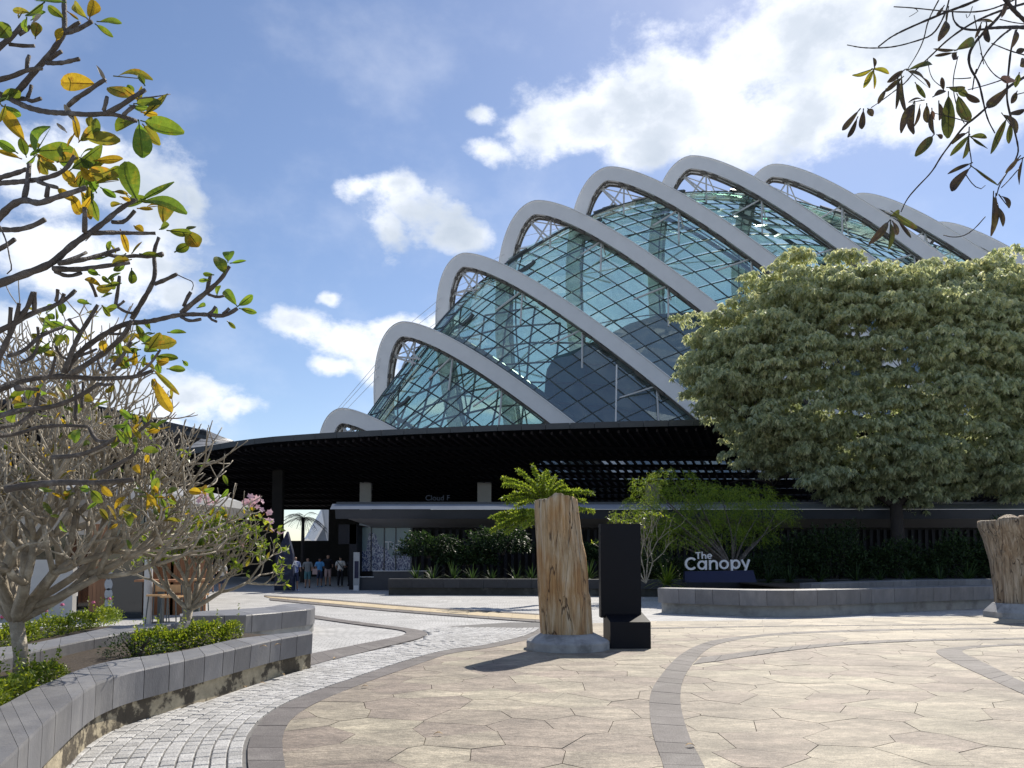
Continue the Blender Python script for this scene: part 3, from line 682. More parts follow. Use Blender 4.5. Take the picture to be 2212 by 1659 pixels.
# ================================================================== GREAT GLASS CONSERVATORY
AR = np.array([[-4.97,70.339,-.323,12.61,15.842,-.07,.732],[4.897,70.61,-.347,16.448,24.718,-.068,.651],[15.577,73.609,-.321,19.25,33.651,-.025,.64],[22.796,73.798,-.334,22.046,39.179,-.038,.537],[32.05,74.172,-.303,23.05,43.086,-.027,.524],[41.826,76.306,-.288,23.522,46.087,.006,.501],[50.597,77.72,-.328,22.897,46.143,.004,.483],[60.772,80.432,-.336,22.066,44.915,.048,.474],[69.523,81.938,-.361,19.901,41.885,.039,.478]])
Q = 1.6976
def arp(u):
    if u <= 0: return AR[0] + (AR[1] - AR[0]) * u
    if u >= 8: return AR[8] + (AR[8] - AR[7]) * (u - 8)
    i = min(7, int(u)); t = u - i; p0 = AR[max(i-1, 0)]; p1 = AR[i]; p2 = AR[i+1]; p3 = AR[min(i+2, 8)]
    return .5 * ((2*p1) + (-p0+p2)*t + (2*p0-5*p1+4*p2-p3)*t*t + (-p0+3*p1-3*p2+p3)*t**3)
def arch_curve(P, T, d=0.0, nof=0.0):
    mx_, my_, al_, w_, h_, le, k = P
    Tt = np.linspace(-1, 1, 401); z = h_ * (1 - np.abs(Tt) ** Q); s = w_ * Tt - k * z
    ds = np.gradient(s); dz = np.gradient(z); nn = np.hypot(ds, dz)
    s2_ = s + dz / nn * d; zz_ = z - ds / nn * d
    s = np.interp(T, Tt, s2_); z = np.interp(T, Tt, zz_)
    a = np.array([math.cos(al_), math.sin(al_)]); n_ = np.array([-a[1], a[0]])
    x = mx_ + a[0] * s + n_[0] * (le * z + nof); y = my_ + a[1] * s + n_[1] * (le * z + nof)
    return np.stack([x, y, z], -1)
dome = thing('glass_conservatory', (30, 76, 0), 'huge curved glass conservatory with white steel arches rising behind the dark canopy', 'conservatory')
TT = np.linspace(-1, 1, 97)
for i in range(9):
    P = AR[i]; th = 1.36; W_ = 1.5
    rings = [arch_curve(P, TT, 0, 0), arch_curve(P, TT, 0.0, W_), arch_curve(P, TT, th, W_), arch_curve(P, TT, th, 0)]
    v = np.stack(rings, 1).reshape(-1, 3); f = []
    for j in range(len(TT) - 1):
        for q in range(4): q2 = (q + 1) % 4; f.append((j*4+q, j*4+q2, (j+1)*4+q2, (j+1)*4+q))
    f += [(3,2,1,0), tuple((len(TT)-1)*4 + q for q in range(4))]
    ao = link_mesh('arch', v, [q[::-1] for q in f], M['white_steel'], dome)
    # service rail and fixings under the arch
    m_ = MB(); rc = arch_curve(P, TT, th + .14, .25); m_.tube([Vector(p) for p in rc[4:-4]], .09, 4)
    for j in range(5, 92, 2):
        if (j // 2) % 3: m_.tube([Vector(rc[j]), Vector(rc[j+1])], .2, 4)
    rc2 = arch_curve(P, TT, th + .1, 1.1); m_.tube([Vector(p) for p in rc2[4:-4]], .1, 4)
    m_.build('service_rail', M['soffit'], ao)
    # white tube painting the sunlit rim onto the outer edge
    m_ = MB(); rc = arch_curve(P, TT, -.05, -.04); m_.tube([Vector(p) for p in rc], .06, 4); m_.build('sunlit_edge', M['white_paint'], ao)
NU, NT_ = 44, 52; DIN = 4.6
us = np.linspace(-.25, 8.3, NU + 1); ts = np.linspace(-1, 1, NT_ + 1)
ts = np.sign(ts) * np.abs(ts) ** .9
shell = np.array([arch_curve(arp(u), ts, DIN) for u in us])   # (NU+1, NT+1, 3)
def shell_at(u, t, d=DIN): return Vector(arch_curve(arp(u), np.array([t]), d)[0])
pan = []
for i in range(NU):
    for j in range(NT_):
        q = [shell[i, j], shell[i+1, j], shell[i+1, j+1], shell[i, j+1]]
        if max(p[2] for p in q) < .3: continue
        c = sum(q) / 4; near = c[1] < 76 + .0 * c[0] or j > NT_ * .42
        zc = c[1]; px = 1106 + F * c[0] / c[1]; py = 1205 - F * (c[2] - EYE) / c[1]
        nrm = np.cross(q[1] - q[0], q[3] - q[0]); area = np.linalg.norm(nrm) ; vis = near and 780 < px < 2200 and py < 930 and not (px > 1540 and py > 620 + (px-1540)*-.05)
        pan.append((-(area / c[1]**2) if vis else 1e3, i, j, q, nrm / max(area, 1e-6)))
pan.sort(key=lambda p: p[0])
fs = MB()
for k, (s_, i, j, q, nr) in enumerate(pan):
    jit = nr * 1.0
    qq = [p + nr * random.uniform(-.035, .035) for p in q]
    nr_ = nr if (nr[2] * .6 - nr[1]) > 0 else -nr
    if us[i] > 2.6 and -.02 < ts[j] < .42:          # shingled panes of the upper bays, each tilted flatter than the shell
        tl = .7 if us[i] > 4.9 else .26
        qq = [qq[0] + nr_ * .02, qq[1] + nr_ * .02, qq[2] + nr_ * tl, qq[3] + nr_ * tl]
    if k < 300 and s_ < 0:
        m_ = MB(); m_.add(qq, [(0,1,2,3)]); m_.build('glass_pane', M['dome_glass'], dome)
    else: fs.add(qq, [(0,1,2,3)])
fs.build('glass_pane', M['dome_glass'], dome, kind='stuff')
# mullions
mu = MB()
def bar(m_, a, b, r): m_.tube([Vector(a), Vector(b)], r, 3, cap=False)
for i in range(NU + 1):
    m_pts = [Vector(shell[i, j]) for j in range(0 if i % 5 == 0 else int(NT_ * .45), NT_ + 1) if shell[i, j][2] > -.5]
    mu.tube(m_pts, .075, 4)
for j in range(1, NT_):
    if j < NT_ * .45 and j % 6: continue
    mu.tube([Vector(shell[i, j]) for i in range(NU + 1)], .065, 4)
mu.build('mullion_grid', M['dark_steel'], dome, kind='stuff')
# inner steel lattice, crossed diagonals
lat = MB()
inn_ = np.array([arch_curve(arp(u), ts, DIN + 1.5) for u in us])
for i in range(0, NU - 1):
    for j in range(1, NT_ - 3):
        if inn_[i, j][2] < .5: continue
        if us[i] > 2.3 or j < NT_ * .54: continue
        if i % 2 == 0 and j % 2 == 0:
            bar(lat, inn_[i, j], inn_[i+2, j+2], .12)
            bar(lat, inn_[i+2, j], inn_[i, j+2], .12)
for i in range(0, NU + 1, 5): lat.tube([Vector(p) for p in inn_[i][NT_//2-3:] if p[2] > 0], .22, 5)
lat.build('steel_lattice', M['dark_steel'], dome, kind='stuff')
# V struts between arches and glass
for i in range(0, 9):
    for t in np.linspace(-.62, .78, 9):
        a = Vector(arch_curve(AR[i], np.array([t]), 1.3, .6)[0])
        if i == 0 and t > .3: continue
        b1_ = shell_at(i + .02, t - .035, DIN); b2_ = shell_at(i + .02, t + .05, DIN); b3_ = shell_at(min(i + .3, 8.2), t, DIN)
        m_ = MB(); m_.tube([a, b1_], .10, 5); m_.tube([a, b2_], .10, 5); m_.tube([a, b3_], .07, 5); m_.build('strut', M['strut'], dome)
# dark roof vents near the ridge
for (u, t, ln) in [(3.35,-.05,.3),(3.75,-.02,.35),(4.35,.02,.3),(4.6,.06,.28),(4.45,-.1,.35),(5.3,.02,.35),(5.5,.09,.3),(5.35,-.12,.4),(5.7,.16,.3),(6.3,.0,.35),(6.6,.08,.3),(6.4,-.12,.4),(2.5,-.06,.3),(3.5,.1,.25)]:
    m_ = MB(); p = [shell_at(u + ln * q, t + .02 * (q > .5), DIN - .25) for q in (0, .5, .55, 1)]; m_.tube(p, [.22] * 4, 4); m_.build('roof_vent', M['dark_steel'], dome)
# stay cables and one mast
for i in range(0, 8):
    for dt in (0, .04, .09):
        a = Vector(arch_curve(AR[i], np.array([-.25 - dt]), 0, 0)[0]); b = Vector(arch_curve(AR[i+1], np.array([-.3 - dt]), .4, 0)[0])
        m_ = MB(); m_.tube([a, b], .022, 4); m_.build('cable', M['strut'], dome)
m_ = MB(); pa = at(1332, 788, 62); pb = at(1330, 930, 62); m_.tube([pb, pa], .07, 6); m_.build('mast', M['white_paint'], dome)
# mass added to make the lower glass read dark, and planted hill inside
core = MB()
hill = [(8, 70), (14, 69), (24, 70), (34, 71), (46, 72), (58, 74), (68, 77), (70, 84), (60, 86), (40, 84), (24, 82), (10, 80)]
prof = [(3.2, 0), (3.2, 17), (3.5, 20.5), (4.3, 21.8), (6, 22.4), (9, 23.8), (12, 25.4), (15, 26.4), (19, 26.8), (23, 27.2), (28, 27.6), (34, 28), (42, 25), (50, 27), (58, 25), (66, 21), (70, 10), (70, 0)]
core.hexa([(x, 76 + .085 * x, z) for x, z in prof], [(x, 78.5 + .085 * x, z) for x, z in prof])
M['mass_tint'] = mat('mass_tint', (.05, .10, .12), .7, .5, .5, stretch=(1, 1, .4)); core.build('dark_mass', M['mass_tint'], dome)
hl = MB()
gx, gy = 30, 12
vv = []
for a in range(gx + 1):
    for b in range(gy + 1):
        x = -2 + 70 * a / gx; y = 70 + 14 * b / gy + x * .06
        z = 6.5 + 5.5 * math.sin(a * .55) + 1.2 * math.sin(a * 1.9 + b) + rng.uniform(-.6, .6)
        edge_ = min(a, gx - a, b, gy - b); z *= min(1, edge_ / 2)
        vv.append((x, y, z))
hl.add(vv, [(a*(gy+1)+b, (a+1)*(gy+1)+b, (a+1)*(gy+1)+b+1, a*(gy+1)+b+1) for a in range(gx) for b in range(gy)])
hl.build('inner_planting', M['foliage_dark'], dome)

# ================================================================== DARK CANOPY OVER THE ENTRANCE
CZ, CK, CY = 9.2, .12, 42.0
cz = lambda y: CZ - CK * (y - CY)
fp_ = [onplane(x, y, CZ, CK, CY) for x, y in [(325,988),(430,966),(525,950),(600,942),(700,935),(900,925),(1100,917),(1330,910.5),(1555,905),(1900,899),(2500,890)]]
can = thing('entrance_canopy', (5, 50, 0), 'wide black canopy with a slatted underside sheltering the entrance', 'canopy')
frontline = resample(fp_, step=1.35)
for a, b in zip(frontline, frontline[1:]):
    t = (b - a).normalized() * .012; n_ = Vector((t.y, -t.x, 0)).normalized()
    a2, b2 = a + t, b - t; q = [a2, b2, b2 - n_ * .12, a2 - n_ * .12]
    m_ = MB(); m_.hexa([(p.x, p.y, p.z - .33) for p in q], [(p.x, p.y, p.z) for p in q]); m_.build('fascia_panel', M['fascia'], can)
m_ = MB()
fl = [p + Vector((0, .14, -.02)) for p in frontline]
BACK = 67
def slab(poly, th=.03, dz=0):
    m_.hexa([(p[0], p[1], cz(p[1]) - .05 - th + dz) for p in poly], [(p[0], p[1], cz(p[1]) - .05 + dz) for p in poly])
for a, b in zip(fl, fl[1:]):
    if (a.x + b.x) / 2 < 2 or True:
        yb = BACK if b.x < 2 else 51.0
        a_y = min(a.y, yb - .5); slab([(a.x, a.y), (b.x, b.y), (b.x, max(yb, b.y + .2)), (a.x, max(yb, a.y + .2))])
y = 51.0
while y < BACK:
    slab([(2, y + 1.0), (48, y + 1.0), (48, y + 2.6), (2, y + 2.6)]); y += 2.6
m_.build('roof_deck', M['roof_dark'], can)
bt = MB(); dv = Vector((.34, .94, 0)).normalized(); px_ = Vector((dv.y, -dv.x, 0))
for k in range(-95, 75):
    o_ = Vector((8, 44, 0)) + px_ * (k * .52)
    # enter the roof outline behind the front edge
    ent = None
    for s in np.arange(-14, 30, .5):
        q = o_ + dv * float(s)
        yy = np.interp(q.x, [p.x for p in fp_], [p.y for p in fp_])
        if q.y > yy + .35: ent = q; break
    if ent is None or ent.y > 64: continue
    s1 = (66.5 - ent.y) / dv.y; e_ = ent + dv * s1
    h = .16; w_ = px_ * .06
    A_ = [ent - w_, ent + w_, e_ + w_, e_ - w_]
    bt.hexa([(p.x, p.y, cz(p.y) - .28 - h) for p in A_], [(p.x, p.y, cz(p.y) - .28) for p in A_])
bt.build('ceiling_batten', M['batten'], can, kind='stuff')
cb = MB()
for y in np.arange(46, 66, 2.2): 
    xs0 = float(np.interp(y, [p.y for p in fp_[:8]][::-1], [p.x for p in fp_[:8]][::-1])) + .6
    cb.box(max(xs0, -25), 47, y, y + .12, cz(y) - .62, cz(y) - .46)
cb.build('cross_beam', mat('beam_black', (.004, .004, .006), .8, .2, 3, spec=.1), can)
# back wall with an opening to the sky
bw = MB(); YB = 66.0
bw.box(-27, at(628, 0, YB).x, YB, YB + .4, 0, 7); bw.box(at(724, 0, YB).x, 48, YB, YB + .4, 0, 7.2)
zt = at(0, 1168, YB).z; zs = at(0, 1098, YB).z
bw.box(at(628, 0, YB).x, at(724, 0, YB).x, YB, YB + .4, 0, zt); bw.box(at(628, 0, YB).x, at(724, 0, YB).x, YB, YB + .4, zs, 7)
bw.build('back_wall', M['dark_wall'], can)
for (x, y0, w_, Y) in [(597, 1068, 22, 52), (788, 1050, 24, 56), (1046, 1036, 30, 56), (1412, 1028, 28, 56)]:
    m_ = MB(); hw = w_ / 2 / F * Y; X = (x - 1106) / F * Y; m_.box(X - hw, X + hw, Y, Y + .5, 0, cz(Y) - .4); m_.build('column', M['dark_wall'] if x == 597 else M['column'], can)  # leftmost column coloured dark so it sinks into the canopy shade

# ================================================================== TICKET BUILDING
tb = thing('ticket_building', (8, 42, 0), 'long low ticket building with a banded grey metal roof edge', 'building')
TY = 38.0
X = lambda x, Y=TY: (x - 1106) / F * Y
Zt = lambda y, Y=TY: at(1106, y, Y).z
x0, x1 = X(712), X(2400)
def strip(name, mt, ya, za, yb_, zb_, xa=x0, xb=x1, th=.06, parent=tb):
    m_ = MB(); m_.hexa([(xa, ya, za), (xb, ya, za), (xb, ya + th, za), (xa, ya + th, za)], [(xa, yb_, zb_), (xb, yb_, zb_), (xb, yb_ + th, zb_), (xa, yb_ + th, zb_)]); return m_.build(name, mt, parent)
strip('roof_edge', M['roof_metal'], TY, Zt(1100), TY + .5, Zt(1087), x0)
strip('edge_highlight', M['white_paint'], TY - .06, Zt(1101), TY - .06, Zt(1099.6), X(930))  # white strip painted in as the highlight on the roof edge
strip('lower_fascia', M['grey_metal'], TY + .25, Zt(1120), TY + .1, Zt(1101), X(722))
strip('top_highlight', M['white_paint'], TY + .55, Zt(1087), TY + .6, Zt(1084.5), X(900))  # second painted highlight, along the top of the roof edge
m_ = MB(); m_.hexa([(x0 + .2, TY + .5, Zt(1087)), (x1, TY + .5, Zt(1087)), (x1, 47, 4.6), (x0 + 1, 47, 4.6)], [(x0 + .2, TY + .5, Zt(1087) + .1), (x1, TY + .5, Zt(1087) + .1), (x1, 47, 4.8), (x0 + 1, 47, 4.8)]); m_.build('roof', M['grey_metal'], tb)
m_ = MB(); m_.hexa([(X(745), TY + .3, Zt(1119)), (x1, TY + .3, Zt(1119)), (x1, 40.2, Zt(1140, 40.2)), (X(790), 40.2, Zt(1140, 40.2))], [(X(745), TY + .3, Zt(1119) + .04), (x1, TY + .3, Zt(1119) + .04), (x1, 40.2, Zt(1140, 40.2) + .1), (X(790), 40.2, Zt(1140, 40.2) + .1)]); m_.build('soffit', M['soffit_white'], tb)
# door portal
m_ = MB(); PY = 38.9; m_.box(X(731, PY), X(770, PY), PY, PY + .25, 2.3, Zt(1133, PY)); m_.box(X(755, PY), X(771, PY), PY, PY + 3, 0, Zt(1133, PY)); m_.build('door_portal', M['roof_dark'], tb)
m_ = MB(); m_.box(X(772, 40.4), x1, 40.4, 40.7, 0, Zt(1140, 40.2)); m_.build('wall', M['dark_wall'], tb)
# vertical timber screen behind the shrubs: about a hundred and fifty slats, a few pixels each
m_ = MB(); xx = X(895, 40.1)
while xx < x1: m_.box(xx, xx + .16, 40.1, 40.25, .5, Zt(1144, 40.1)); xx += .36
m_.build('screen_slat', M['roof_dark'], tb, kind='stuff')
# printed glass front
def mural_mat():
    m = bpy.data.materials.new('mural'); m.use_nodes = True; t = m.node_tree; nd = t.nodes; lk = t.links; p = nd['Principled BSDF']; p.inputs['Roughness'].default_value = .25
    tc_ = nd.new('ShaderNodeTexCoord'); se = nd.new('ShaderNodeSeparateXYZ'); lk.new(tc_.outputs['Generated'], se.inputs[0])
    vo = nd.new('ShaderNodeTexVoronoi'); vo.feature = 'DISTANCE_TO_EDGE'; vo.inputs['Scale'].default_value = 11
    nn = nd.new('ShaderNodeTexNoise'); nn.inputs['Scale'].default_value = 6; mpx = nd.new('ShaderNodeMapping'); mpx.inputs['Scale'].default_value = (2.2, 1, 1)
    lk.new(tc_.outputs['Generated'], mpx.inputs[0]); lk.new(mpx.outputs[0], nn.inputs['Vector'])
    ad = nd.new('ShaderNodeVectorMath'); ad.operation = 'MULTIPLY_ADD'; ad.inputs[1].default_value = (.25, .25, .25); lk.new(nn.outputs['Color'], ad.inputs[0]); lk.new(mpx.outputs[0], ad.inputs[2]); lk.new(ad.outputs[0], vo.inputs['Vector'])
    r = nd.new('ShaderNodeValToRGB'); r.color_ramp.elements[0].color = (.50, .56, .66, 1); r.color_ramp.elements[0].position = .04; r.color_ramp.elements[1].color = (.07, .10, .22, 1); r.color_ramp.elements[1].position = .12; lk.new(vo.outputs[0], r.inputs[0])
    # plant silhouette height
    n5 = nd.new('ShaderNodeTexNoise'); n5.noise_dimensions = '1D'; n5.inputs['Scale'].default_value = 9; n5.inputs['Detail'].default_value = 3; lk.new(se.outputs[0], n5.inputs['W'])
    cv = nd.new('ShaderNodeFloatCurve'); lk.new(se.outputs[0], cv.inputs['Value'])
    c = cv.mapping.curves[0]; c.points[0].location = (0, .45); c.points[1].location = (1, .42)
    for q in [(.12, .45), (.2, .86), (.28, .88), (.36, .66), (.5, .5), (.62, .36), (.8, .4)]: c.points.new(*q)
    cv.mapping.update()
    a1 = nd.new('ShaderNodeMath'); a1.operation = 'MULTIPLY_ADD'; a1.inputs[1].default_value = .35; a1.inputs[2].default_value = -.17; lk.new(n5.outputs[0], a1.inputs[0])
    a2 = nd.new('ShaderNodeMath'); a2.operation = 'ADD'; lk.new(a1.outputs[0], a2.inputs[0]); lk.new(cv.outputs[0], a2.inputs[1])
    lt = nd.new('ShaderNodeMath'); lt.operation = 'LESS_THAN'; lk.new(se.outputs[2], lt.inputs[0]); lk.new(a2.outputs[0], lt.inputs[1])
    mxn = nd.new('ShaderNodeMixRGB'); mxn.inputs[1].default_value = (.20, .29, .33, 1); lk.new(lt.outputs[0], mxn.inputs[0]); lk.new(r.outputs[0], mxn.inputs[2]); lk.new(mxn.outputs[0], p.inputs['Base Color'])
    return m
MM = mural_mat(); mx0, mx1 = X(776, 40.3), X(890, 40.3); mz0, mz1 = Zt(1234, 40.3), Zt(1139, 40.3)
m_ = MB(); m_.box(mx0, mx1, 40.3, 40.37, mz0, mz1); m_.build('printed_glass', MM, tb)
for x in (776, 802, 830, 855, 888):
    m_ = MB(); m_.box(X(x, 40.25) - .025, X(x, 40.25) + .025, 40.24, 40.3, mz0, mz1); m_.build('frame_bar', M['grey_metal'] if x != 776 else M['column'], tb)
def text(body, size, loc, mt, parent, name='lettering', ext=.01, rot=(PI / 2, 0, 0), bold=0.0):
    cu = bpy.data.curves.new('text', 'FONT'); cu.body = body; cu.size = size; cu.extrude = ext; cu.offset = bold
    to = bpy.data.objects.new('text', cu); C.objects.link(to); bpy.context.view_layer.update()
    me = bpy.data.meshes.new_from_object(to.evaluated_get(bpy.context.evaluated_depsgraph_get())); bpy.data.objects.remove(to)
    me.materials.clear(); me.materials.append(mt); o = bpy.data.objects.new(name, me); C.objects.link(o); put(o, Vector(loc), parent); o.rotation_euler = rot; return o
text('Tickets', .62, (X(831, 40.2), 40.22, Zt(1187, 40.2)), M['sign_letter'], tb)
text('Cloud F', .44, (X(918, 44), 44.0, Zt(1081, 44)), M['grey_metal'], tb)
m_ = MB(); m_.box(X(776, 38.2), X(916, 38.2), 38.2, 38.4, 0, Zt(1247, 38.2)); m_.box(X(806, 38.2), X(916, 38.2), 38.2, 38.4, Zt(1247, 38.2), Zt(1234, 38.2)); m_.build('counter_wall', M['grey_metal'], tb)
m_ = MB(); m_.box(X(774, 38.15), X(808, 38.15), 38.12, 38.4, Zt(1247, 38.2), Zt(1245.5, 38.2)); m_.box(X(806, 38.15), X(925, 38.15), 38.12, 38.4, Zt(1234, 38.2), Zt(1232.5, 38.2)); m_.build('counter_trim', M['white_paint'], tb)
# white totem beside the counter
to_ = thing('signpost', (X(770, 37.8), 37.8, 0), 'slim pale signboard standing beside the ticket counter', 'sign')
m_ = MB(); m_.box(X(764, 37.8), X(777, 37.8), 37.8, 37.9, .25, Zt(1193, 37.8)); m_.build('board', M['column'], to_)
m_ = MB(); m_.box(X(765, 37.8), X(776, 37.8), 37.75, 38.0, 0, .25); m_.build('foot', M['white_paint'], to_)
m_ = MB(); m_.box(X(766, 37.75), X(775, 37.75), 37.785, 37.8, .6, Zt(1212, 37.8)); m_.build('printed_panel', M['navy'], to_)
# glimpse of another white arch and glass roof through the far opening
fa = thing('distant_glasshouse', (-25, 120, 0), 'pale sloping steel leg of another glasshouse seen through the gap under the canopy', 'building')
m_ = MB(); m_.tube([at(668, 1170, 118), at(716, 1085, 122)], .9, 5); m_.build('arch_leg', M['white_paint'], fa)
m_ = MB(); q = [at(672, 1170, 120), at(740, 1170, 120), at(740, 1085, 124), at(722, 1085, 124)]; m_.hexa([tuple(p) for p in q], [(p.x, p.y + .3, p.z) for p in q]); m_.build('glass_roof', M['roof_metal'], fa)

# ================================================================== SIGN: The Canopy
sg = thing('sign', (X(1553, 28.6), 28.6, .7), 'white letters reading The Canopy on a navy plinth in front of the planting', 'sign')
SY = 28.6
def stroke(m_, pts, wd, y0, y1):
    pts = [Vector((p[0], 0, p[1])) for p in pts]; n = len(pts); l = []; r = []
    closed = (pts[0] - pts[-1]).length < 1e-4
    for i in range(n):
        if closed: t = pts[(i + 1) % (n - 1)] - pts[(i - 1) % (n - 1)] if i not in (0, n - 1) else pts[1] - pts[-2]
        else: t = pts[min(i+1, n-1)] - pts[max(i-1, 0)]
        q = Vector((-t.z, 0, t.x)).normalized() * wd / 2; l.append(pts[i] + q); r.append(pts[i] - q)
    b = []
    for a, c in zip(l, r): b += [(a.x, y0, a.z), (c.x, y0, c.z), (c.x, y1, c.z), (a.x, y1, a.z)]
    fc = []
    for i in range(n - 1):
        for q in range(4): q2 = (q + 1) % 4; fc.append((i*4+q, i*4+q2, (i+1)*4+q2, (i+1)*4+q))
    if not closed: fc += [(3,2,1,0), tuple((n-1)*4 + q for q in range(4))]
    m_.add(b, fc)
def arc(cx, cz_, rx, rz, a0, a1, n=22): return [(cx + rx * math.cos(R(a0 + (a1 - a0) * i / n)), cz_ + rz * math.sin(R(a0 + (a1 - a0) * i / n))) for i in range(n + 1)]
# letters in crop units (crop 3), y down -> converted
def cu(x, y): p = at(1451 + .104 * x, 1123.7 + .104 * y, SY); return (p.x, p.z)
u1 = .104 / F * SY
def letter(strokes, wd):
    m_ = MB()
    for k, s in enumerate(strokes): stroke(m_, [cu(x, y) for x, y in s], wd * u1 * .8, SY - .05 - .003 * k, SY + .05)
    m_.build('letter', M['sign_letter'], sg)
def arcu(cx, cy, r, a0, a1, ry=None, n=22): ry = ry or r; return [(cx + r * math.cos(R(a0 + (a1 - a0) * i / n)), cy - ry * math.sin(R(a0 + (a1 - a0) * i / n))) for i in range(n + 1)]
letter([arcu(400, 903, 108, 42, 318, 112)], 52)
letter([arcu(625, 932, 75, 0, 360, 78), [(708, 832), (708, 1030)]], 46)
letter([[(790, 828), (795, 1030)], arcu(866, 905, 66, 165, 0, 58) + [(932, 940), (935, 1022)]], 46)
letter([arcu(1083, 920, 80, 0, 360, 78)], 46)
letter([[(1236, 820), (1252, 1098)], arcu(1325, 915, 76, 0, 360, 80)], 46)
letter([[(1450, 820), (1535, 985)], [(1605, 815), (1508, 1098)]], 46)
letter([[(490, 675), (592, 672)], [(545, 675), (550, 803)]], 30)
letter([[(625, 655), (632, 802)], arcu(668, 745, 32, 160, 0, 30) + [(702, 760), (706, 802)]], 28)
letter([arcu(782, 750, 40, 0, 320, 44), [(745, 750), (822, 748)]], 26)
m_ = MB(); pl = [at(1476, 1252, SY), at(1630, 1251, SY), at(1626, 1232, SY), at(1479, 1234, SY)]
m_.hexa([(pl[0].x, SY - .25, .7), (pl[1].x, SY - .25, .7), (pl[1].x, SY + .2, .7), (pl[0].x, SY + .2, .7)], [(pl[3].x, SY - .06, pl[3].z), (pl[2].x, SY - .06, pl[2].z), (pl[2].x, SY + .1, pl[2].z), (pl[3].x, SY + .1, pl[3].z)]); m_.build('plinth', M['navy'], sg)

# ================================================================== CAFE AND LEFT ROOFS
cf = thing('cafe_building', (-17, 27, 0), 'rounded cafe pavilion with a pale curved roof edge behind the bare trees', 'building')
def ell(a, b, n, c=(-18.0, 27.5), a0=-PI, a1=PI / 2): return [(c[0] + a * math.cos(a0 + (a1 - a0) * i / n), c[1] + b * math.sin(a0 + (a1 - a0) * i / n)) for i in range(n + 1)]
NE = 40
pr = [(0, 3.05, -.9), (0, 3.15, -.25), (0, 3.35, 0), (0, 3.62, -.12), (0, 3.9, -.9), (0, 4.05, -2.2)]
for i in range(NE):
    m_ = MB(); v = []
    for (_, z, e_) in pr:
        p = ell(8.3 + e_, 7.2 + e_, NE); v += [(*p[i], z), (*p[i+1], z)]
    m_.add(v, [(2*k, 2*k+1, 2*k+3, 2*k+2) for k in range(len(pr) - 1)]); o_ = m_.build('roof_panel', M['cafe_roof'], cf, smooth=False)
m_ = MB(); p = ell(6.2, 5.1, NE); m_.add([(*q, 4.04) for q in p], [tuple(range(len(p)))]); m_.build('roof_deck', M['grey_metal'], cf)
m_ = MB(); p = ell(7.45, 6.35, NE); m_.add([(*q, 3.06) for q in p], [tuple(range(len(p)))][::-1]); m_.build('ceiling', M['cafe_wall'], cf)
w_ = ell(6.6, 5.4, 24)
for i in range(24):
    m_ = MB(); a, b = Vector(w_[i]), Vector(w_[i+1]); t = (b - a) * .02; a2, b2 = a + t, b - t; nn = Vector((a.y - b.y, b.x - a.x)).normalized() * .05
    poly = [a2, b2, b2 + nn, a2 + nn]
    m_.prism([(q.x, q.y) for q in poly], .1, 2.3); m_.build('window', M['glass_dark'], cf)
    m_ = MB(); m_.prism([(q.x, q.y) for q in [a, b, b + nn * 1.5, a + nn * 1.5]], 2.31, 3.05); m_.build('wall', M['cafe_wall'], cf)
CX = at(322, 1200, 18.4).x
m_ = MB(); m_.tube([(CX, 18.4, 0), (CX, 18.4, 3.0)], .095, 14); m_.build('column', M['cafe_wall'], cf)
# wall pieces in front: white rendered wall, timber door, black window bay with round stickers
YW = 20.4
XW = lambda x: (x - 1106) / F * YW
m_ = MB(); m_.box(XW(-60), XW(160), YW, YW + .2, 0, 1.55); m_.build('garden_wall', M['cafe_wall'], cf)
for k in range(5):
    m_ = MB(); a = XW(190 + k * 9); m_.box(a, a + 8.6 / F * YW, YW + .1, YW + .2, 0, 2.5); m_.build('door_board', M['timber'], cf)
m_ = MB(); m_.box(XW(236), XW(314), YW - .1, YW + .1, 0, 2.9); m_.build('window_bay', M['glass_dark'], cf)
for k, yy in enumerate((1239, 1262, 1283, 1303)):
    m_ = MB(); p = at(239, yy, YW); c = [(p.x + .11 * math.cos(a * PI / 6), YW - .106, p.z + .16 * math.sin(a * PI / 6)) for a in range(12)]; m_.add(c, [tuple(range(12))]); m_.build('sticker', M['column'], cf)
# cafe furniture
def stool(x, Y, label):
    p = G(x, 1205 + EYE * F / Y); t = thing('bar_stool', p, label, 'stool', 'bar stools outside the cafe')
    m_ = MB(); m_.box(p.x - .19, p.x + .19, Y - .18, Y + .18, .70, .74); m_.build('seat', M['timber_pale'], t)
    m_ = MB(); m_.box(p.x - .19, p.x + .19, Y + .16, Y + .19, .80, .98); m_.build('backrest', M['timber_pale'], t)
    for a in (-1, 1):
        for b in (-1, 1):
            m_ = MB(); m_.tube([(p.x + a * .15, Y + b * .14, .7 if b < 0 else .98), (p.x + a * .2, Y + b * .19, 0)], .014, 6); m_.build('leg', M['dark_steel'], t)
stool(375, 17.6, 'timber bar stool nearest the white cafe column'); stool(345, 18.2, 'timber bar stool half hidden behind the white cafe column'); stool(432, 18.6, 'timber bar stool seen through the small flowering tree')
def table(x, Y, label, m2):
    p = G(x, 1205 + EYE * F / Y); t = thing('cafe_table', p, label, 'table', 'tables outside the cafe')
    m_ = MB(); m_.box(p.x - .5, p.x + .5, Y - .35, Y + .35, 1.02, 1.07); m_.build('tabletop', m2, t)
    m_ = MB(); m_.box(p.x - .06, p.x + .06, Y - .06, Y + .06, .03, 1.02); m_.build('pedestal', M['dark_steel'], t)
    m_ = MB(); m_.box(p.x - .25, p.x + .25, Y - .25, Y + .25, 0, .03); m_.build('foot', M['dark_steel'], t)
table(352, 18.9, 'high timber table beside the white cafe column', M['timber']); table(430, 19.6, 'high pale table behind the small flowering tree', M['timber_pale'])
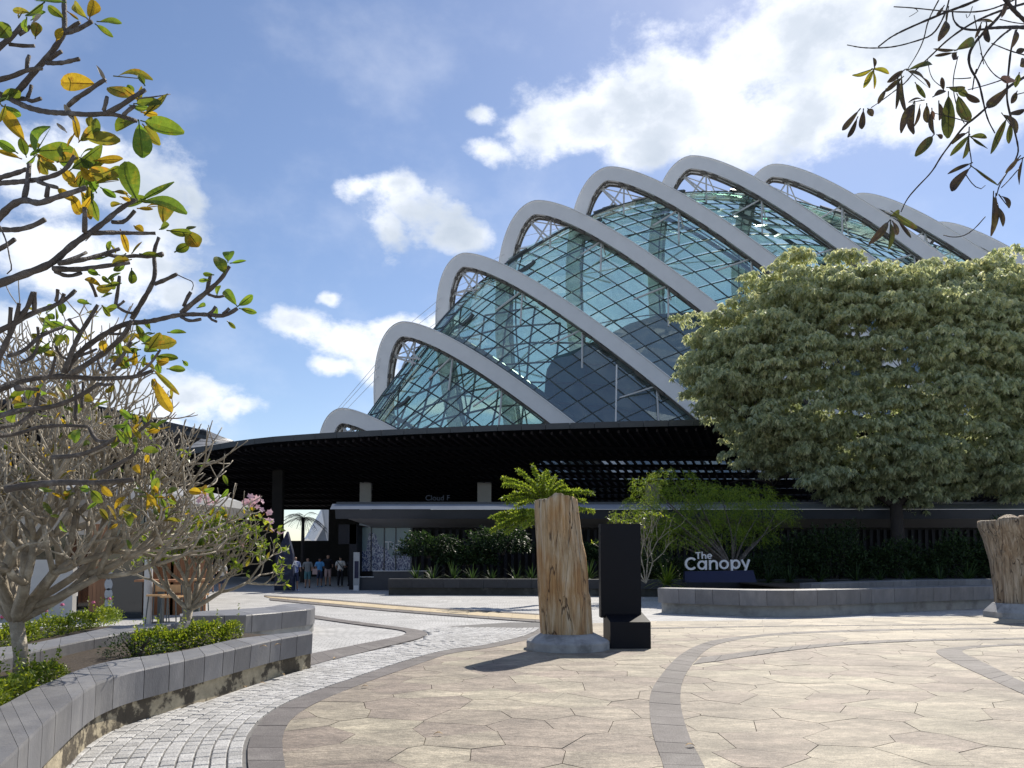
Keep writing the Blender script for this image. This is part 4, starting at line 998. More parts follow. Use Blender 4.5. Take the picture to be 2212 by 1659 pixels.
for k, x in enumerate((335, 405)):
    p = G(x, 1205 + EYE * F / 21.5); t = thing('menu_screen', p, ['reddish timber screen just right of the cafe column', 'reddish timber screen behind the cafe tables'][k], 'screen')
    for j in range(5):
        m_ = MB(); m_.box(p.x - .5 + j * .2, p.x - .5 + j * .2 + .19, p.y, p.y + .05, 0, 2.0); m_.build('board', M['timber'], t)

# left dark roof with skylight cone
lr = thing('left_canopy', (-22, 38, 0), 'dark overhanging roof corner high at the left behind the bare trees', 'canopy')
e0, e1, e2 = at(60, 853, 33), at(190, 872, 35), at(446, 931, 41)
e3 = Vector((-32, 62, e2.z - 1.2)); e4 = Vector((-60, 50, e0.z)); pts = [e0, e1, e2, e3, e4]
m_ = MB(); m_.hexa([(p.x, p.y, p.z - .25) for p in pts], [(p.x, p.y, p.z - .05) for p in pts]); m_.build('roof_deck', M['roof_dark'], lr)
edge_ = resample([e0, e1, e2], step=1.3)
for a, b in zip(edge_, edge_[1:]):
    t = (b - a).normalized() * .01; n_ = Vector((t.y, -t.x, 0)).normalized() * .12; a2, b2 = a + t, b - t; q = [a2, b2, b2 - n_, a2 - n_]
    m_ = MB(); m_.hexa([(p.x, p.y, p.z - .45) for p in q], [(p.x, p.y, p.z + .02) for p in q]); m_.build('fascia_panel', M['fascia'], lr)
m_ = MB(); m_.box(-34, -22, 44, 44.3, 0, 8); m_.build('back_wall', M['dark_wall'], lr)
# tiled skylight drum behind
skl = thing('tiled_skylight', (-24, 66, 0), 'pale tiled conical roof between the two dark canopies', 'roof')
Yk = 60
topc = [at(438, 925, Yk + 1), at(452, 931, Yk), at(466, 937, Yk), at(480, 943, Yk), at(505, 952, Yk + 1)]
botc = [at(318, 996, Yk - 4), at(350, 985, Yk - 3.4), at(385, 972, Yk - 2.8), at(425, 966, Yk - 2.4), at(470, 960, Yk - 2)]
tu = resample(topc, n=21); bu = resample(botc, n=21)
for i in range(20):
    for j in range(4):
        a = [tu[i].lerp(bu[i], j / 4), tu[i+1].lerp(bu[i+1], j / 4), tu[i+1].lerp(bu[i+1], (j + 1) / 4 - .02), tu[i].lerp(bu[i], (j + 1) / 4 - .02)]
        c = sum(a, Vector()) / 4; a = [c + (p - c) * .95 for p in a]
        m_ = MB(); m_.hexa([(p.x, p.y + .1, p.z - .06) for p in a], [tuple(p) for p in a]); m_.build('roof_tile', M['cafe_roof'], skl)
m_ = MB(); q = [tu[0], tu[-1], bu[-1], bu[0]]; m_.hexa([(p.x, p.y + 1.2, p.z - .3) for p in q], [(p.x, p.y + .14, p.z - .09) for p in q]); m_.build('roof_frame', M['dark_steel'], skl)

# ================================================================== VEGETATION HELPERS
def leaf_mb(m_, base, tip, width, face, curl=.15, fold=.25, n=6, twist=0.0, tone=None, obov=.62):
    base, tip = Vector(base), Vector(tip); ax = tip - base; ln = ax.length; ax.normalize()
    side = ax.cross(Vector(face)); 
    if side.length < 1e-3: side = ax.cross(Vector((.3, .2, 1)))
    side.normalize(); nrm = side.cross(ax).normalized()
    v = []
    for i in range(n + 1):
        s = i / n; wd = width / 2 * max(.03, math.sin(PI * s ** 1.25) ** .5) if 0 < i < n else width * (.04 if i == 0 else .10)
        c = base + ax * (ln * s) + nrm * (curl * ln * math.sin(PI * s))
        tw = twist * s; sd = side * math.cos(tw) + nrm * math.sin(tw); nm = nrm * math.cos(tw) - side * math.sin(tw)
        v += [c - sd * wd + nm * (fold * wd), c, c + sd * wd + nm * (fold * wd * .9)]
    f = []
    for i in range(n):
        q = i * 3; f += [(q, q+1, q+4, q+3), (q+1, q+2, q+5, q+4)]
    m_.add(v, f, tone)
def rvec(): 
    v = Vector((random.gauss(0, 1), random.gauss(0, 1), random.gauss(0, 1))); return v.normalized()

def leaves_np(centres, dirs, length, width, droop=0.0, tones=None, seed=1):
    """many small folded leaves as one vertex / face array; dirs = pointing direction of each leaf"""
    r = np.random.default_rng(seed); n = len(centres); c = np.asarray(centres); d = np.asarray(dirs); d = d / np.linalg.norm(d, axis=1, keepdims=True)
    a = r.normal(size=(n, 3)) * .45 + np.array([0, 0, 1.0]); s = np.cross(d, a); s /= np.linalg.norm(s, axis=1, keepdims=True) + 1e-9
    ln = length * r.uniform(.7, 1.25, (n, 1)); wd = width * r.uniform(.75, 1.2, (n, 1)); dz = np.array([[0, 0, -1.0]]) * droop * ln
    v = np.stack([c, c + d * ln * .5 - s * wd * .5 + dz * .25, c + d * ln + dz, c + d * ln * .5 + s * wd * .5 + dz * .25], 1).reshape(-1, 3)
    f = np.arange(n * 4).reshape(n, 4)
    t = np.repeat(r.uniform(0, 1, n) if tones is None else tones, 4)
    return v, f, t
def join_np(parts):
    vs_, fs_, ts_, b = [], [], [], 0
    for v, f, t in parts: vs_.append(v); fs_.append(f + b); ts_.append(t); b += len(v)
    return np.concatenate(vs_), np.concatenate(fs_), np.concatenate(ts_)

# ---- frangipani branching
def grow(m_, tips, p, d, ln, r, lvl, lift=.35, rr=random, nseg=4, spread=.8, shrink_=.74, sides=6):
    pts = [p.copy()]; rad = [r]; q = p.copy(); dd = d.copy()
    for i in range(nseg):
        dd = (dd + Vector((0, 0, lift * .25)) + Vector((rr.gauss(0, .07), rr.gauss(0, .07), rr.gauss(0, .05)))).normalized()
        q = q + dd * (ln / nseg); pts.append(q.copy()); rad.append(r * (1 - .18 * (i + 1) / nseg))
    m_.tube(pts, rad, sides)
    if lvl == 0:
        tips.append((q, dd, rad[-1])); return
    k = rr.choice((2, 2, 3, 3)) if lvl > 1 else 2
    ph = rr.uniform(0, 2 * PI); a = dd.cross(Vector((0, 0, 1)));
    if a.length < .1: a = Vector((1, 0, 0))
    a.normalize(); b = dd.cross(a)
    for i in range(k):
        an = ph + 2 * PI * i / k + rr.uniform(-.4, .4); sp_a = spread * rr.uniform(.6, 1.15)
        nd = (dd * math.cos(sp_a) + (a * math.cos(an) + b * math.sin(an)) * math.sin(sp_a)).normalized()
        if nd.z < -.25: nd.z = -.1; nd.normalize()
        grow(m_, tips, q, nd, ln * shrink_ * rr.uniform(.75, 1.2), rad[-1] * .84, lvl - 1, lift, rr, nseg, spread, shrink_, 5 if lvl < 3 else sides)

# ---- tree with the slim trunk in the front bed
tr = thing('frangipani_tree', G(40, 1458, .4), 'bare frangipani tree with a pale slim trunk and dense upcurved twigs in the left bed', 'tree')
bp = G(42, 1458, .40); tk = MB()
fork = bp + Vector((-.05, 0, .55))
tk.tube([bp + Vector((.02, 0, -.1)), bp + Vector((.01, 0, .2)), fork], [.085, .072, .07], 10)
tips = []; rA = random.Random(5); br = MB()
limbs = [((-.75, .1, .65), .7), ((.15, .3, 1), .72), ((.75, -.1, .6), .72), ((-.2, -.4, .8), .55), ((.95, .45, .35), .8), ((-.6, .5, .7), .65), ((.4, -.5, .5), .6)]
for d, ln in limbs: grow(br, tips, fork, Vector(d).normalized(), ln, .06, 6, .34, rA, 4, .74, .74)
for d, ln in [((1, .15, .22), .85), ((.8, -.45, .3), .7), ((-.9, -.3, .3), .75), ((.6, .6, .3), .8), ((.2, -.6, .35), .6), ((-.3, .6, .3), .7)]: grow(br, tips, fork + Vector((0, 0, .12)), Vector(d).normalized(), ln, .045, 5, .42, rA, 4, .78, .74)
tk.build('trunk', M['bark_pale'], tr, smooth=True); 
# second stem of the same clump standing further back on the left
tr2 = thing('frangipani_tree', G(-70, 1420, .42), 'bare frangipani tree further back at the left edge, its twigs meshed with its neighbour', 'tree')
b2 = G(-60, 1405, .42); tips2 = []; br2 = MB(); rB = random.Random(15)
br2.tube([b2, b2 + Vector((.1, 0, .5)), b2 + Vector((.15, 0, 1.0))], [.11, .1, .09], 9)
for d, ln in [((-.6, 0, .8), .95), ((.7, .1, .7), 1.05), ((.1, .4, 1), 1.0), ((.45, -.45, .9), .95), ((1, .2, .35), 1.1)]: grow(br2, tips2, b2 + Vector((.15, 0, 1.0)), Vector(d).normalized(), ln, .07, 6, .34, rB, 4, .72, .74)
br.build('crown_branches', M['bark_pale'], tr, smooth=True); br2.build('crown_branches', M['bark_pale'], tr2, smooth=True)
def rosette(tips_, root, prob, ln, wd, mats, rr, nl=(2, 4), limit=10**9, name='leaf'):
    k = 0; ex = ([], []); RT = []
    for p, d, r_ in tips_:
        if rr.random() > prob: continue
        for _ in range(rr.randint(*nl)):
            v = (d * .5 + Vector((rr.gauss(0, .7), rr.gauss(0, .7), rr.gauss(0, .5)))).normalized(); l_ = ln * rr.uniform(.6, 1.1)
            m_ = MB(); leaf_mb(m_, p, p + v * l_, wd * l_ / ln, (rr.gauss(0, .4), rr.gauss(-.4, .4), 1), rr.uniform(-.1, .2), .25, 5, rr.uniform(-.6, .6))
            m_.build(name, M[rr.choice(mats)], root); k += 1
            if k >= limit: break
        if k >= limit: break
    if limit > 270:
        for p, d, r_ in tips_:
            if rr.random() < .5:
                for _ in range(rr.randint(3, 6)): ex[0].append(np.array(p)); ex[1].append(np.array(d) * .4 + np.array(rvec()))
        v, f, t = leaves_np(np.array(ex[0]), np.array(ex[1]), ln * .8, wd * .95, .1, None, 5); link_mesh(name, v, f, M['foliage_bright'], root, kind='stuff', tone=t)
rosette(tips, tr, .16, .17, .07, ['leaf_green', 'leaf_olive', 'leaf_green', 'leaf_yellow'], random.Random(2), (1, 2), 260)
rosette(tips2, tr2, .1, .2, .08, ['leaf_green', 'leaf_olive', 'leaf_yellow'], random.Random(3), (2, 4), 90)

# ---- small flowering frangipani in the middle bed
tr3 = thing('frangipani_tree', G(398, 1352, .42), 'small frangipani tree with green and yellow leaves and pink flowers in the middle bed', 'tree')
b3 = G(400, 1352, .42); tips3 = []; br3 = MB(); rC = random.Random(21)
fk = b3 + Vector((.05, 0, .28)); br3.tube([b3 + Vector((0, 0, -.1)), fk], [.085, .075], 9)
for d, ln in [((-.35, .1, 1), .46), ((.25, .2, 1), .5), ((.8, -.1, .55), .6), ((.6, .3, .9), .55), ((-.75, -.1, .7), .5), ((.1, -.5, .85), .45), ((1, .1, .25), .65)]: grow(br3, tips3, fk, Vector(d).normalized(), ln, .045, 5, .36, rC, 4, .68, .74)
br3.build('crown_branches', M['bark_pale'], tr3, smooth=True)
rosette(tips3, tr3, .34, .16, .062, ['leaf_green', 'leaf_olive', 'leaf_green', 'leaf_green', 'leaf_yellow'], random.Random(4), (2, 4), 290)
def flowers(root, centre, n, spread, rr):
    for _ in range(n):
        c = centre + Vector((rr.gauss(0, spread), rr.gauss(0, spread), rr.gauss(0, spread * .7))); nn = rvec(); a = nn.orthogonal().normalized(); b = nn.cross(a); m_ = MB()
        for k in range(5):
            an = k * 2 * PI / 5; dd = a * math.cos(an) + b * math.sin(an); leaf_mb(m_, c, c + dd * .055 + nn * .01, .036, nn, .05, .1, 3)
        m_.build('flower', M['flower_pink'], root)
for (x, y, n) in [(540, 1082, 14), (556, 1083, 10), (575, 1105, 6), (583, 1120, 4), (440, 1078, 8), (455, 1080, 5), (600, 1150, 3), (530, 1180, 3)]:
    flowers(tr3, at(x, y, b3.y + random.uniform(-.3, .1)), n, .07, random)

# ---- the big overhanging frangipani, stems traced from the left edge
nf = thing('frangipani_tree', (-5.2, 3.4, 0), 'large near frangipani reaching in from the left, big green and yellow leaves against sky', 'tree')
kA = lambda L_: K(L_, 0, 0, .3733); kB = lambda L_: K(L_, 0, 575.1, .3467)
YN = 4.6
T1 = [  # (points, display radius start, end, depth)
 (kA([(-60,520),(60,572),(130,500),(210,400),(270,340),(330,260),(375,190),(372,90),(370,-40)]), 5.5, 4.2, 4.6),
 (kA([(375,190),(430,180),(490,150),(530,125)]), 4.2, 3.4, 4.6), (kA([(385,180),(425,150),(460,130)]), 3.6, 3.2, 4.62),
 (kA([(-40,300),(0,270),(60,220),(110,170),(130,140)]), 5.5, 3.8, 4.4), (kA([(50,255),(130,266),(200,265)]), 3.6, 3, 4.4), (kA([(110,200),(160,170),(175,150)]), 3.6, 3, 4.4),
 (kA([(-40,470),(0,460),(80,440),(150,405),(240,395)]), 4.6, 3.4, 4.5), (kA([(155,400),(158,350),(170,320)]), 3.6, 3.2, 4.5),
 (kA([(270,365),(360,365),(410,352),(455,342)]), 3.8, 3.2, 4.6), (kA([(275,350),(320,318),(355,298)]), 4, 3.6, 4.62),
 (kA([(60,572),(150,620),(270,650),(400,655),(520,665),(620,655),(700,670),(790,700)]), 5, 3.4, 4.6),
 (kA([(620,655),(700,612),(770,562),(840,520)]), 4.4, 3.2, 4.6), (kA([(395,612),(440,570),(520,522),(560,490),(610,460)]), 4, 3, 4.58), (kA([(600,640),(612,600),(620,560)]), 3.4, 3, 4.6), (kA([(715,665),(745,635),(780,612)]), 3.4, 2.8, 4.55),
 (kA([(95,575),(150,568),(180,590),(235,570)]), 4, 3, 4.65), (kA([(160,562),(175,530),(182,495)]), 3.4, 2.8, 4.65), (kA([(800,570),(880,562),(985,545)]), 1.2, .8, 4.5),
 (kA([(-60,1320),(0,1255),(60,1190),(140,1150),(220,1182),(300,1150),(400,1120),(500,1085)]), 6, 3.8, 4.3),
 (kA([(140,1145),(160,1060),(170,950)]), 4.6, 3.6, 4.3), (kA([(-40,1040),(0,1028),(100,1000),(150,980)]), 4.4, 3.6, 4.3), (kA([(-40,1062),(0,1060),(200,1045),(340,1010),(400,960),(430,900)]), 4.6, 3.2, 4.35),
 (kA([(220,1050),(270,1070),(330,1085)]), 3.6, 3, 4.35), (kA([(270,1140),(275,1100),(280,1070)]), 4, 3, 4.35),
 (kA([(-60,1665),(0,1640),(130,1590),(300,1530),(400,1430),(500,1360),(600,1290),(690,1210),(790,1150)]), 6.5, 3.6, 4.5),
 (kA([(490,1345),(492,1270),(490,1200)]), 4.4, 3.6, 4.5), (kA([(520,1350),(650,1345),(780,1350),(900,1350)]), 4.2, 3, 4.5), (kA([(650,1285),(720,1290),(780,1220)]), 3.8, 3, 4.5),
 (kA([(310,1555),(450,1562),(600,1540),(750,1520)]), 4.8, 3.4, 4.45), (kA([(340,1525),(500,1500),(600,1470),(690,1440)]), 4.2, 3.2, 4.45), (kA([(780,1480),(860,1485),(940,1470)]), 3.4, 4, 4.45), (kA([(600,1470),(700,1490),(780,1480)]), 3.2, 3.4, 4.45),
 (kA([(320,1572),(390,1603),(470,1580)]), 3.4, 2.8, 4.45), (kA([(350,1520),(430,1495),(500,1460)]), 3.4, 2.6, 4.4), (kA([(-40,1325),(0,1328),(100,1332),(200,1305),(260,1270)]), 4.4, 3.6, 4.4), (kA([(-20,1450),(0,1440),(45,1415),(85,1385)]), 4, 3.4, 4.4),
 (kA([(0,1310),(40,1400),(60,1520),(75,1555),(40,1585)]), 1.4, 1, 4.3),
 (kB([(-80,790),(0,765),(150,700),(400,682),(560,700),(700,700),(850,690),(950,650)]), 5.8, 3, 5.0),
 (kB([(400,665),(480,545),(620,440),(780,352),(900,350),(1000,330),(1120,300),(1300,300),(1400,315),(1480,262)]), 5.2, 3, 5.0),
 (kB([(1130,290),(1200,230),(1290,160),(1380,80),(1430,0)]), 4.4, 3, 5.0), (kB([(395,665),(430,580),(480,450),(550,340),(610,240)]), 4.6, 3.2, 4.95),
 (kB([(820,330),(880,230),(940,130),(970,50),(955,-90),(990,-180)]), 4.6, 3, 5.05), (kB([(965,110),(1030,85),(1100,50)]), 3.6, 3.2, 5.05), (kB([(440,672),(600,572),(700,500),(780,420),(820,340)]), 4.6, 3.8, 4.9),
 (kB([(-60,950),(0,930),(150,890),(330,880),(500,810),(620,730)]), 4.8, 3.2, 4.8), (kB([(620,735),(650,740),(700,735)]), 3, 2.4, 4.8), (kB([(700,640),(745,585),(790,520),(820,470)]), 3.8, 2.8, 4.9), (kB([(1145,250),(1165,200),(1190,160)]), 3.2, 2.8, 5.0),
 (kB([(1290,160),(1300,100),(1315,50)]), 3.4, 2.8, 5), (kB([(1300,175),(1350,195),(1395,185)]), 2.6, 2, 5), (kB([(1130,315),(1180,345),(1250,330)]), 3, 2.4, 5), (kB([(1300,300),(1330,275),(1345,250)]), 3, 2.4, 5), (kB([(1390,300),(1410,280),(1430,262)]), 3, 2.6, 5),
 (kB([(1300,310),(1330,345),(1350,345)]), 2.4, 2, 5), (kB([(1100,50),(1150,75),(1212,100),(1195,150)]), 1, .7, 5), (kB([(720,245),(780,285),(830,295)]), 2.8, 2.4, 5), (kB([(720,245),(735,150),(745,60)]), 3.4, 2.8, 5), (kB([(735,245),(760,230),(775,215)]), 2.6, 2.2, 5), (kB([(600,190),(580,130),(555,90)]), 3, 2.4, 5),
 (kB([(430,330),(460,370),(495,405)]), 3.4, 3, 4.95), (kB([(350,500),(370,555),(420,580)]), 2.8, 2.4, 4.95), (kB([(490,560),(550,540),(605,515)]), 2.8, 2.2, 4.9), (kB([(680,420),(740,425),(790,410)]), 2.4, 2, 4.9), (kB([(860,670),(930,620),(1000,520)]), 2.6, 2, 4.9), (kB([(610,580),(620,620),(640,660)]), 2.8, 2.6, 4.9),
 (kB([(-60,430),(0,400),(100,350),(200,290),(330,250),(420,200),(470,150)]), 4.6, 3.2, 4.7), (kB([(100,340),(170,270),(205,160)]), 4.2, 3.4, 4.7), (kB([(215,295),(214,230),(216,160)]), 3.8, 3.2, 4.7), (kB([(60,450),(62,350),(68,255)]), 3.6, 3, 4.7),
 (kB([(-40,640),(0,560),(50,450),(100,340),(120,230)]), 5, 3, 4.7), (kB([(50,560),(150,530),(240,440),(330,400),(420,370)]), 3.4, 2.6, 4.75), (kB([(350,220),(358,180),(360,145)]), 3.2, 2.8, 4.7), (kB([(370,230),(390,200),(400,170)]), 3, 2.8, 4.7), (kB([(130,600),(220,560),(240,450),(235,380)]), 3, 2.4, 4.8),
 (kB([(-60,1010),(0,1000),(120,985),(220,900),(240,790)]), 4, 3, 4.9), (kB([(100,760),(170,755),(240,770)]), 6, 3, 4.9), (kB([(300,700),(330,640),(345,560)]), 3, 2.4, 4.9), (kB([(470,960),(475,850),(470,740)]), 3.4, 2.6, 5.1), (kB([(510,880),(515,800),(520,720)]), 3, 2.4, 5.1),
 (kB([(-40,1060),(100,1050),(230,1000),(400,990),(550,1000)]), 3.6, 2.6, 5.2), (kB([(40,1390),(200,1360),(400,1345),(600,1350),(830,1330)]), 6.5, 3.5, 5.6), (kB([(560,1010),(580,1060),(620,1100),(800,1080),(950,960)]), 3.6, 2.6, 5.4), (kB([(600,1300),(700,1250),(800,1200),(870,1140)]), 4, 2.8, 5.4), (kB([(330,1190),(500,1180),(640,1120),(740,1060)]), 4.2, 3, 5.3),
]
rz = random.Random(9)
for pts, r0, r1, Y in T1:
    P = smooth([at(x, y, Y + .25 * math.sin(x * .013 + y * .007)) for x, y in pts], 2); P = resample(P, step=.035)
    n = len(P); m_ = MB(); rad = [(r0 + (r1 - r0) * i / (n - 1)) * 1.3 / F * Y * (1 + .10 * math.sin(i * 2.1 + r0) + rz.uniform(-.05, .05)) for i in range(n)]
    m_.tube(P, rad, 9); m_.build('branch', M['bark_dark'], nf, smooth=True)
tb_ = MB(); tb_.tube([(-5.2, 3.4, 0), (-5.0, 3.6, 1.2), (-4.6, 4.0, 2.0), (-4.0, 4.4, 2.6)], [.2, .17, .13, .08], 10); tb_.tube([(-5.0, 3.6, 1.2), (-4.6, 4.3, 1.6), (-3.9, 4.9, 2.0)], [.13, .1, .05], 8)
tb_.tube([(-4.6, 4.0, 2.0), (-4.4, 4.3, 3.2), (-3.6, 4.5, 4.6)], [.13, .1, .05], 8); tb_.build('trunk', M['bark_dark'], nf, smooth=True)
LA = [ # base, tip, width factor, kind
 ((545,485),(352,478),.42,'Y'),((610,470),(556,378),.34,'B'),((680,442),(885,462),.24,'O'),((770,560),(628,505),.55,'O'),((770,540),(742,490),.7,'G'),((850,655),(970,545),.6,'O'),((790,600),(940,600),.32,'G'),
 ((840,705),(1067,770),.34,'G'),((805,720),(825,915),.50,'G'),((835,730),(928,840),.38,'O'),((790,700),(672,760),.62,'G'),((835,490),(800,435),.6,'G'),((455,800),(420,650),.32,'Y'),((500,800),(697,812),.38,'O'),((600,770),(532,790),.9,'Y'),
 ((140,810),(20,640),.34,'Y'),((205,885),(295,735),.72,'G'),((215,875),(428,862),.45,'G'),((150,900),(120,800),.6,'G'),((112,915),(-20,870),.40,'Y'),((92,880),(-10,815),.45,'G'),((418,975),(592,842),.55,'G'),((560,930),(712,920),.36,'Y'),
 ((360,985),(438,1060),.4,'Y'),((470,970),(545,1050),.42,'Y'),((565,1030),(692,965),.4,'G'),((560,1060),(690,1045),.5,'O'),((790,1150),(733,935),.48,'G'),((828,1155),(1010,1055),.48,'G'),((840,1160),(1083,1238),.26,'G'),((945,1290),(1000,1150),.6,'O'),
 ((415,1130),(468,1240),.42,'Y'),((470,1110),(557,1225),.36,'Y'),((530,1150),(570,1280),.55,'G'),((480,1130),(525,1270),.34,'O'),((590,1090),(670,1145),.42,'G'),((845,1200),(938,1190),.32,'Y'),((980,1335),(1110,1350),.3,'G'),((1085,1340),(1150,1430),.7,'O'),((1080,1330),(1130,1310),.8,'G'),
 ((928,1325),(980,1300),.5,'G'),((1018,1455),(1092,1415),.6,'G'),((700,1340),(745,1460),.36,'Y'),((768,1460),(822,1400),.4,'O'),((365,105),(278,35),.42,'G'),((365,12),(200,5),.35,'G'),((248,20),(150,95),.55,'G'),((205,215),(217,132),.7,'O'),((328,230),(357,162),.55,'Y'),
 ((520,100),(545,2),.5,'Y'),((502,105),(428,22),.3,'O'),((575,125),(705,135),.28,'G'),((560,145),(655,215),.3,'G'),((-10,215),(55,145),.9,'G'),((110,100),(135,62),.6,'O'),((190,130),(240,85),.4,'B'),((395,70),(455,115),.3,'O'),
 ((1300,1580),(1258,1485),.55,'G'),((1320,1512),(1330,1455),.8,'G'),((1340,1522),(1425,1510),.22,'G'),((1232,1590),(1175,1583),.5,'G'),((1212,1620),(1150,1625),.3,'G'),((0,590),(45,560),.8,'G'),((240,940),(330,990),.6,'O'),((340,930),(410,950),.6,'G'),((380,760),(330,712),.2,'B'),((430,700),(372,605),.22,'B'),((20,650),(100,730),.4,'B'),
 ((600,930),(560,960),.8,'G'),((620,1030),(560,1010),.6,'G'),((660,1110),(740,1120),.3,'O'),((700,1140),(755,1160),.4,'Y'),((780,1310),(830,1340),.7,'Y'),((520,1500),(640,1480),.16,'G'),((820,1470),(940,1490),.25,'G'),((690,1560),(720,1540),.8,'G'),((620,1620),(700,1580),.5,'G'),((640,1640),(590,1600),.4,'G'),((700,1180),(640,1190),.4,'O'),((500,1390),(540,1350),.3,'B')]
LB = [((1472,242),(1400,150),.36,'G'),((1488,245),(1575,180),.5,'G'),((1500,265),(1600,290),.34,'G'),((1352,178),(1375,120),.6,'G'),((1232,258),(1280,250),.6,'G'),((975,722),(1070,910),.32,'Y'),((960,650),(1116,800),.16,'O'),((1055,412),(1160,415),.3,'G'),((905,482),(1100,470),.42,'O'),((860,560),(775,600),.5,'Y'),
 ((1050,640),(1155,645),.42,'G'),((850,365),(890,440),.5,'G'),((650,530),(640,460),.75,'Y'),((705,735),(665,790),.7,'O'),((930,515),(1000,415),.5,'O'),((760,620),(700,590),.6,'Y'),((885,1150),(988,1150),.45,'G'),((725,1018),(798,1105),.42,'G'),((872,1292),(842,1240),.6,'Y'),((570,1400),(640,1470),.75,'G'),((635,1370),(700,1435),.4,'Y'),
 ((330,1400),(240,1385),.35,'G'),((380,1590),(420,1655),.6,'G'),((820,540),(760,500),.6,'O'),((980,560),(1110,575),.4,'G'),((985,590),(1050,600),.7,'Y'),((900,610),(960,640),.6,'O'),((1140,590),(1172,620),.7,'G'),((640,190),(700,170),.5,'G'),((655,270),(730,260),.5,'G'),((640,250),(690,310),.5,'G'),((560,235),(480,215),.4,'G'),((700,100),(690,60),.7,'G'),((720,110),(690,140),.7,'G'),((300,300),(340,330),.8,'G'),((290,350),(360,380),.6,'G'),((330,410),(380,390),.8,'G'),
 ((260,470),(200,420),.7,'O'),((250,500),(200,540),.6,'G'),((280,540),(345,560),.7,'O'),((400,380),(475,400),.35,'G'),((440,720),(410,760),.7,'G'),((130,850),(90,830),.8,'Y'),((640,940),(700,940),.5,'G'),((840,950),(770,930),.3,'G'),((850,960),(830,900),.4,'G'),((520,1120),(560,1100),.6,'G'),((560,1330),(610,1330),.4,'Y'),((860,1110),(840,1170),.4,'G'),((1345,320),(1355,260),.5,'G'),((1420,345),(1468,388),.4,'G'),((910,1220),(930,1180),.7,'Y'),((500,1380),(560,1390),.5,'G')]
KM = {'G': 'leaf_green', 'Y': 'leaf_yellow', 'O': 'leaf_olive', 'B': 'bark_pale'}
def traced_leaves(Ls_, conv, Y0, root, mats, ry, dy=.35):
    for (a, b, wf, kd) in Ls_:
        (ax, ay), (bx, by) = conv([a])[0], conv([b])[0]; Y = Y0 + ry.uniform(-dy, dy) * .5
        A_ = at(ax, ay, Y); B_ = at(bx, by, Y + ry.uniform(-.06, .06)); ln = (B_ - A_).length
        m_ = MB(); leaf_mb(m_, A_, B_, ln * wf * (1.1 if wf < .5 else .98), Vector((ry.gauss(0, .25), -1, ry.gauss(.2, .3))), ry.uniform(-.2, .2), ry.uniform(.15, .5), 8, ry.uniform(-.8, .8))
        m_.tube([A_ - (B_ - A_) * .12, A_ + (B_ - A_) * .5, A_ + (B_ - A_) * .96], [.004, .003, .001], 4)
        m_.build('leaf', M[mats[kd]], root)
traced_leaves(LA, kA, 4.55, nf, KM, random.Random(1)); traced_leaves(LB, kB, 4.95, nf, KM, random.Random(2))
rx_l = random.Random(66); XL = []
for cxl, cyl, nl_, sp_l in [(180,900,7,50),(440,960,10,70),(520,1090,10,60),(560,1000,8,60),(490,800,5,50),(800,1180,4,40),(700,1470,6,50),(790,620,4,50),(20,600,4,30),(640,1620,4,40),(160,100,3,40)]:
    for _ in range(nl_):
        x0l, y0l = cxl + rx_l.gauss(0, sp_l), cyl + rx_l.gauss(0, sp_l * .7); an = rx_l.uniform(0, 6.28); l_ = rx_l.uniform(60, 130)
        XL.append(((x0l, y0l), (x0l + l_ * math.cos(an), y0l + l_ * math.sin(an)), rx_l.uniform(.3, .55), rx_l.choice('GGGOOY')))
traced_leaves(XL, kA, 4.6, nf, KM, random.Random(3), .6)
XL = []
for cxl, cyl, nl_, sp_l in [(330,330,8,60),(280,500,8,50),(960,560,8,70),(800,560,6,50),(880,430,5,40),(760,1060,8,60),(900,1000,8,60),(420,900,6,80),(120,860,5,60),(1000,1420,8,60),(760,1560,6,60),(1300,1430,6,50)]:
    for _ in range(nl_):
        x0l, y0l = cxl + rx_l.gauss(0, sp_l), cyl + rx_l.gauss(0, sp_l * .7); an = rx_l.uniform(0, 6.28); l_ = rx_l.uniform(45, 95)
        XL.append(((x0l, y0l), (x0l + l_ * math.cos(an), y0l + l_ * math.sin(an)), rx_l.uniform(.35, .6), rx_l.choice('GGGOY')))
traced_leaves(XL, kB, 5.2, nf, KM, random.Random(4), .6)

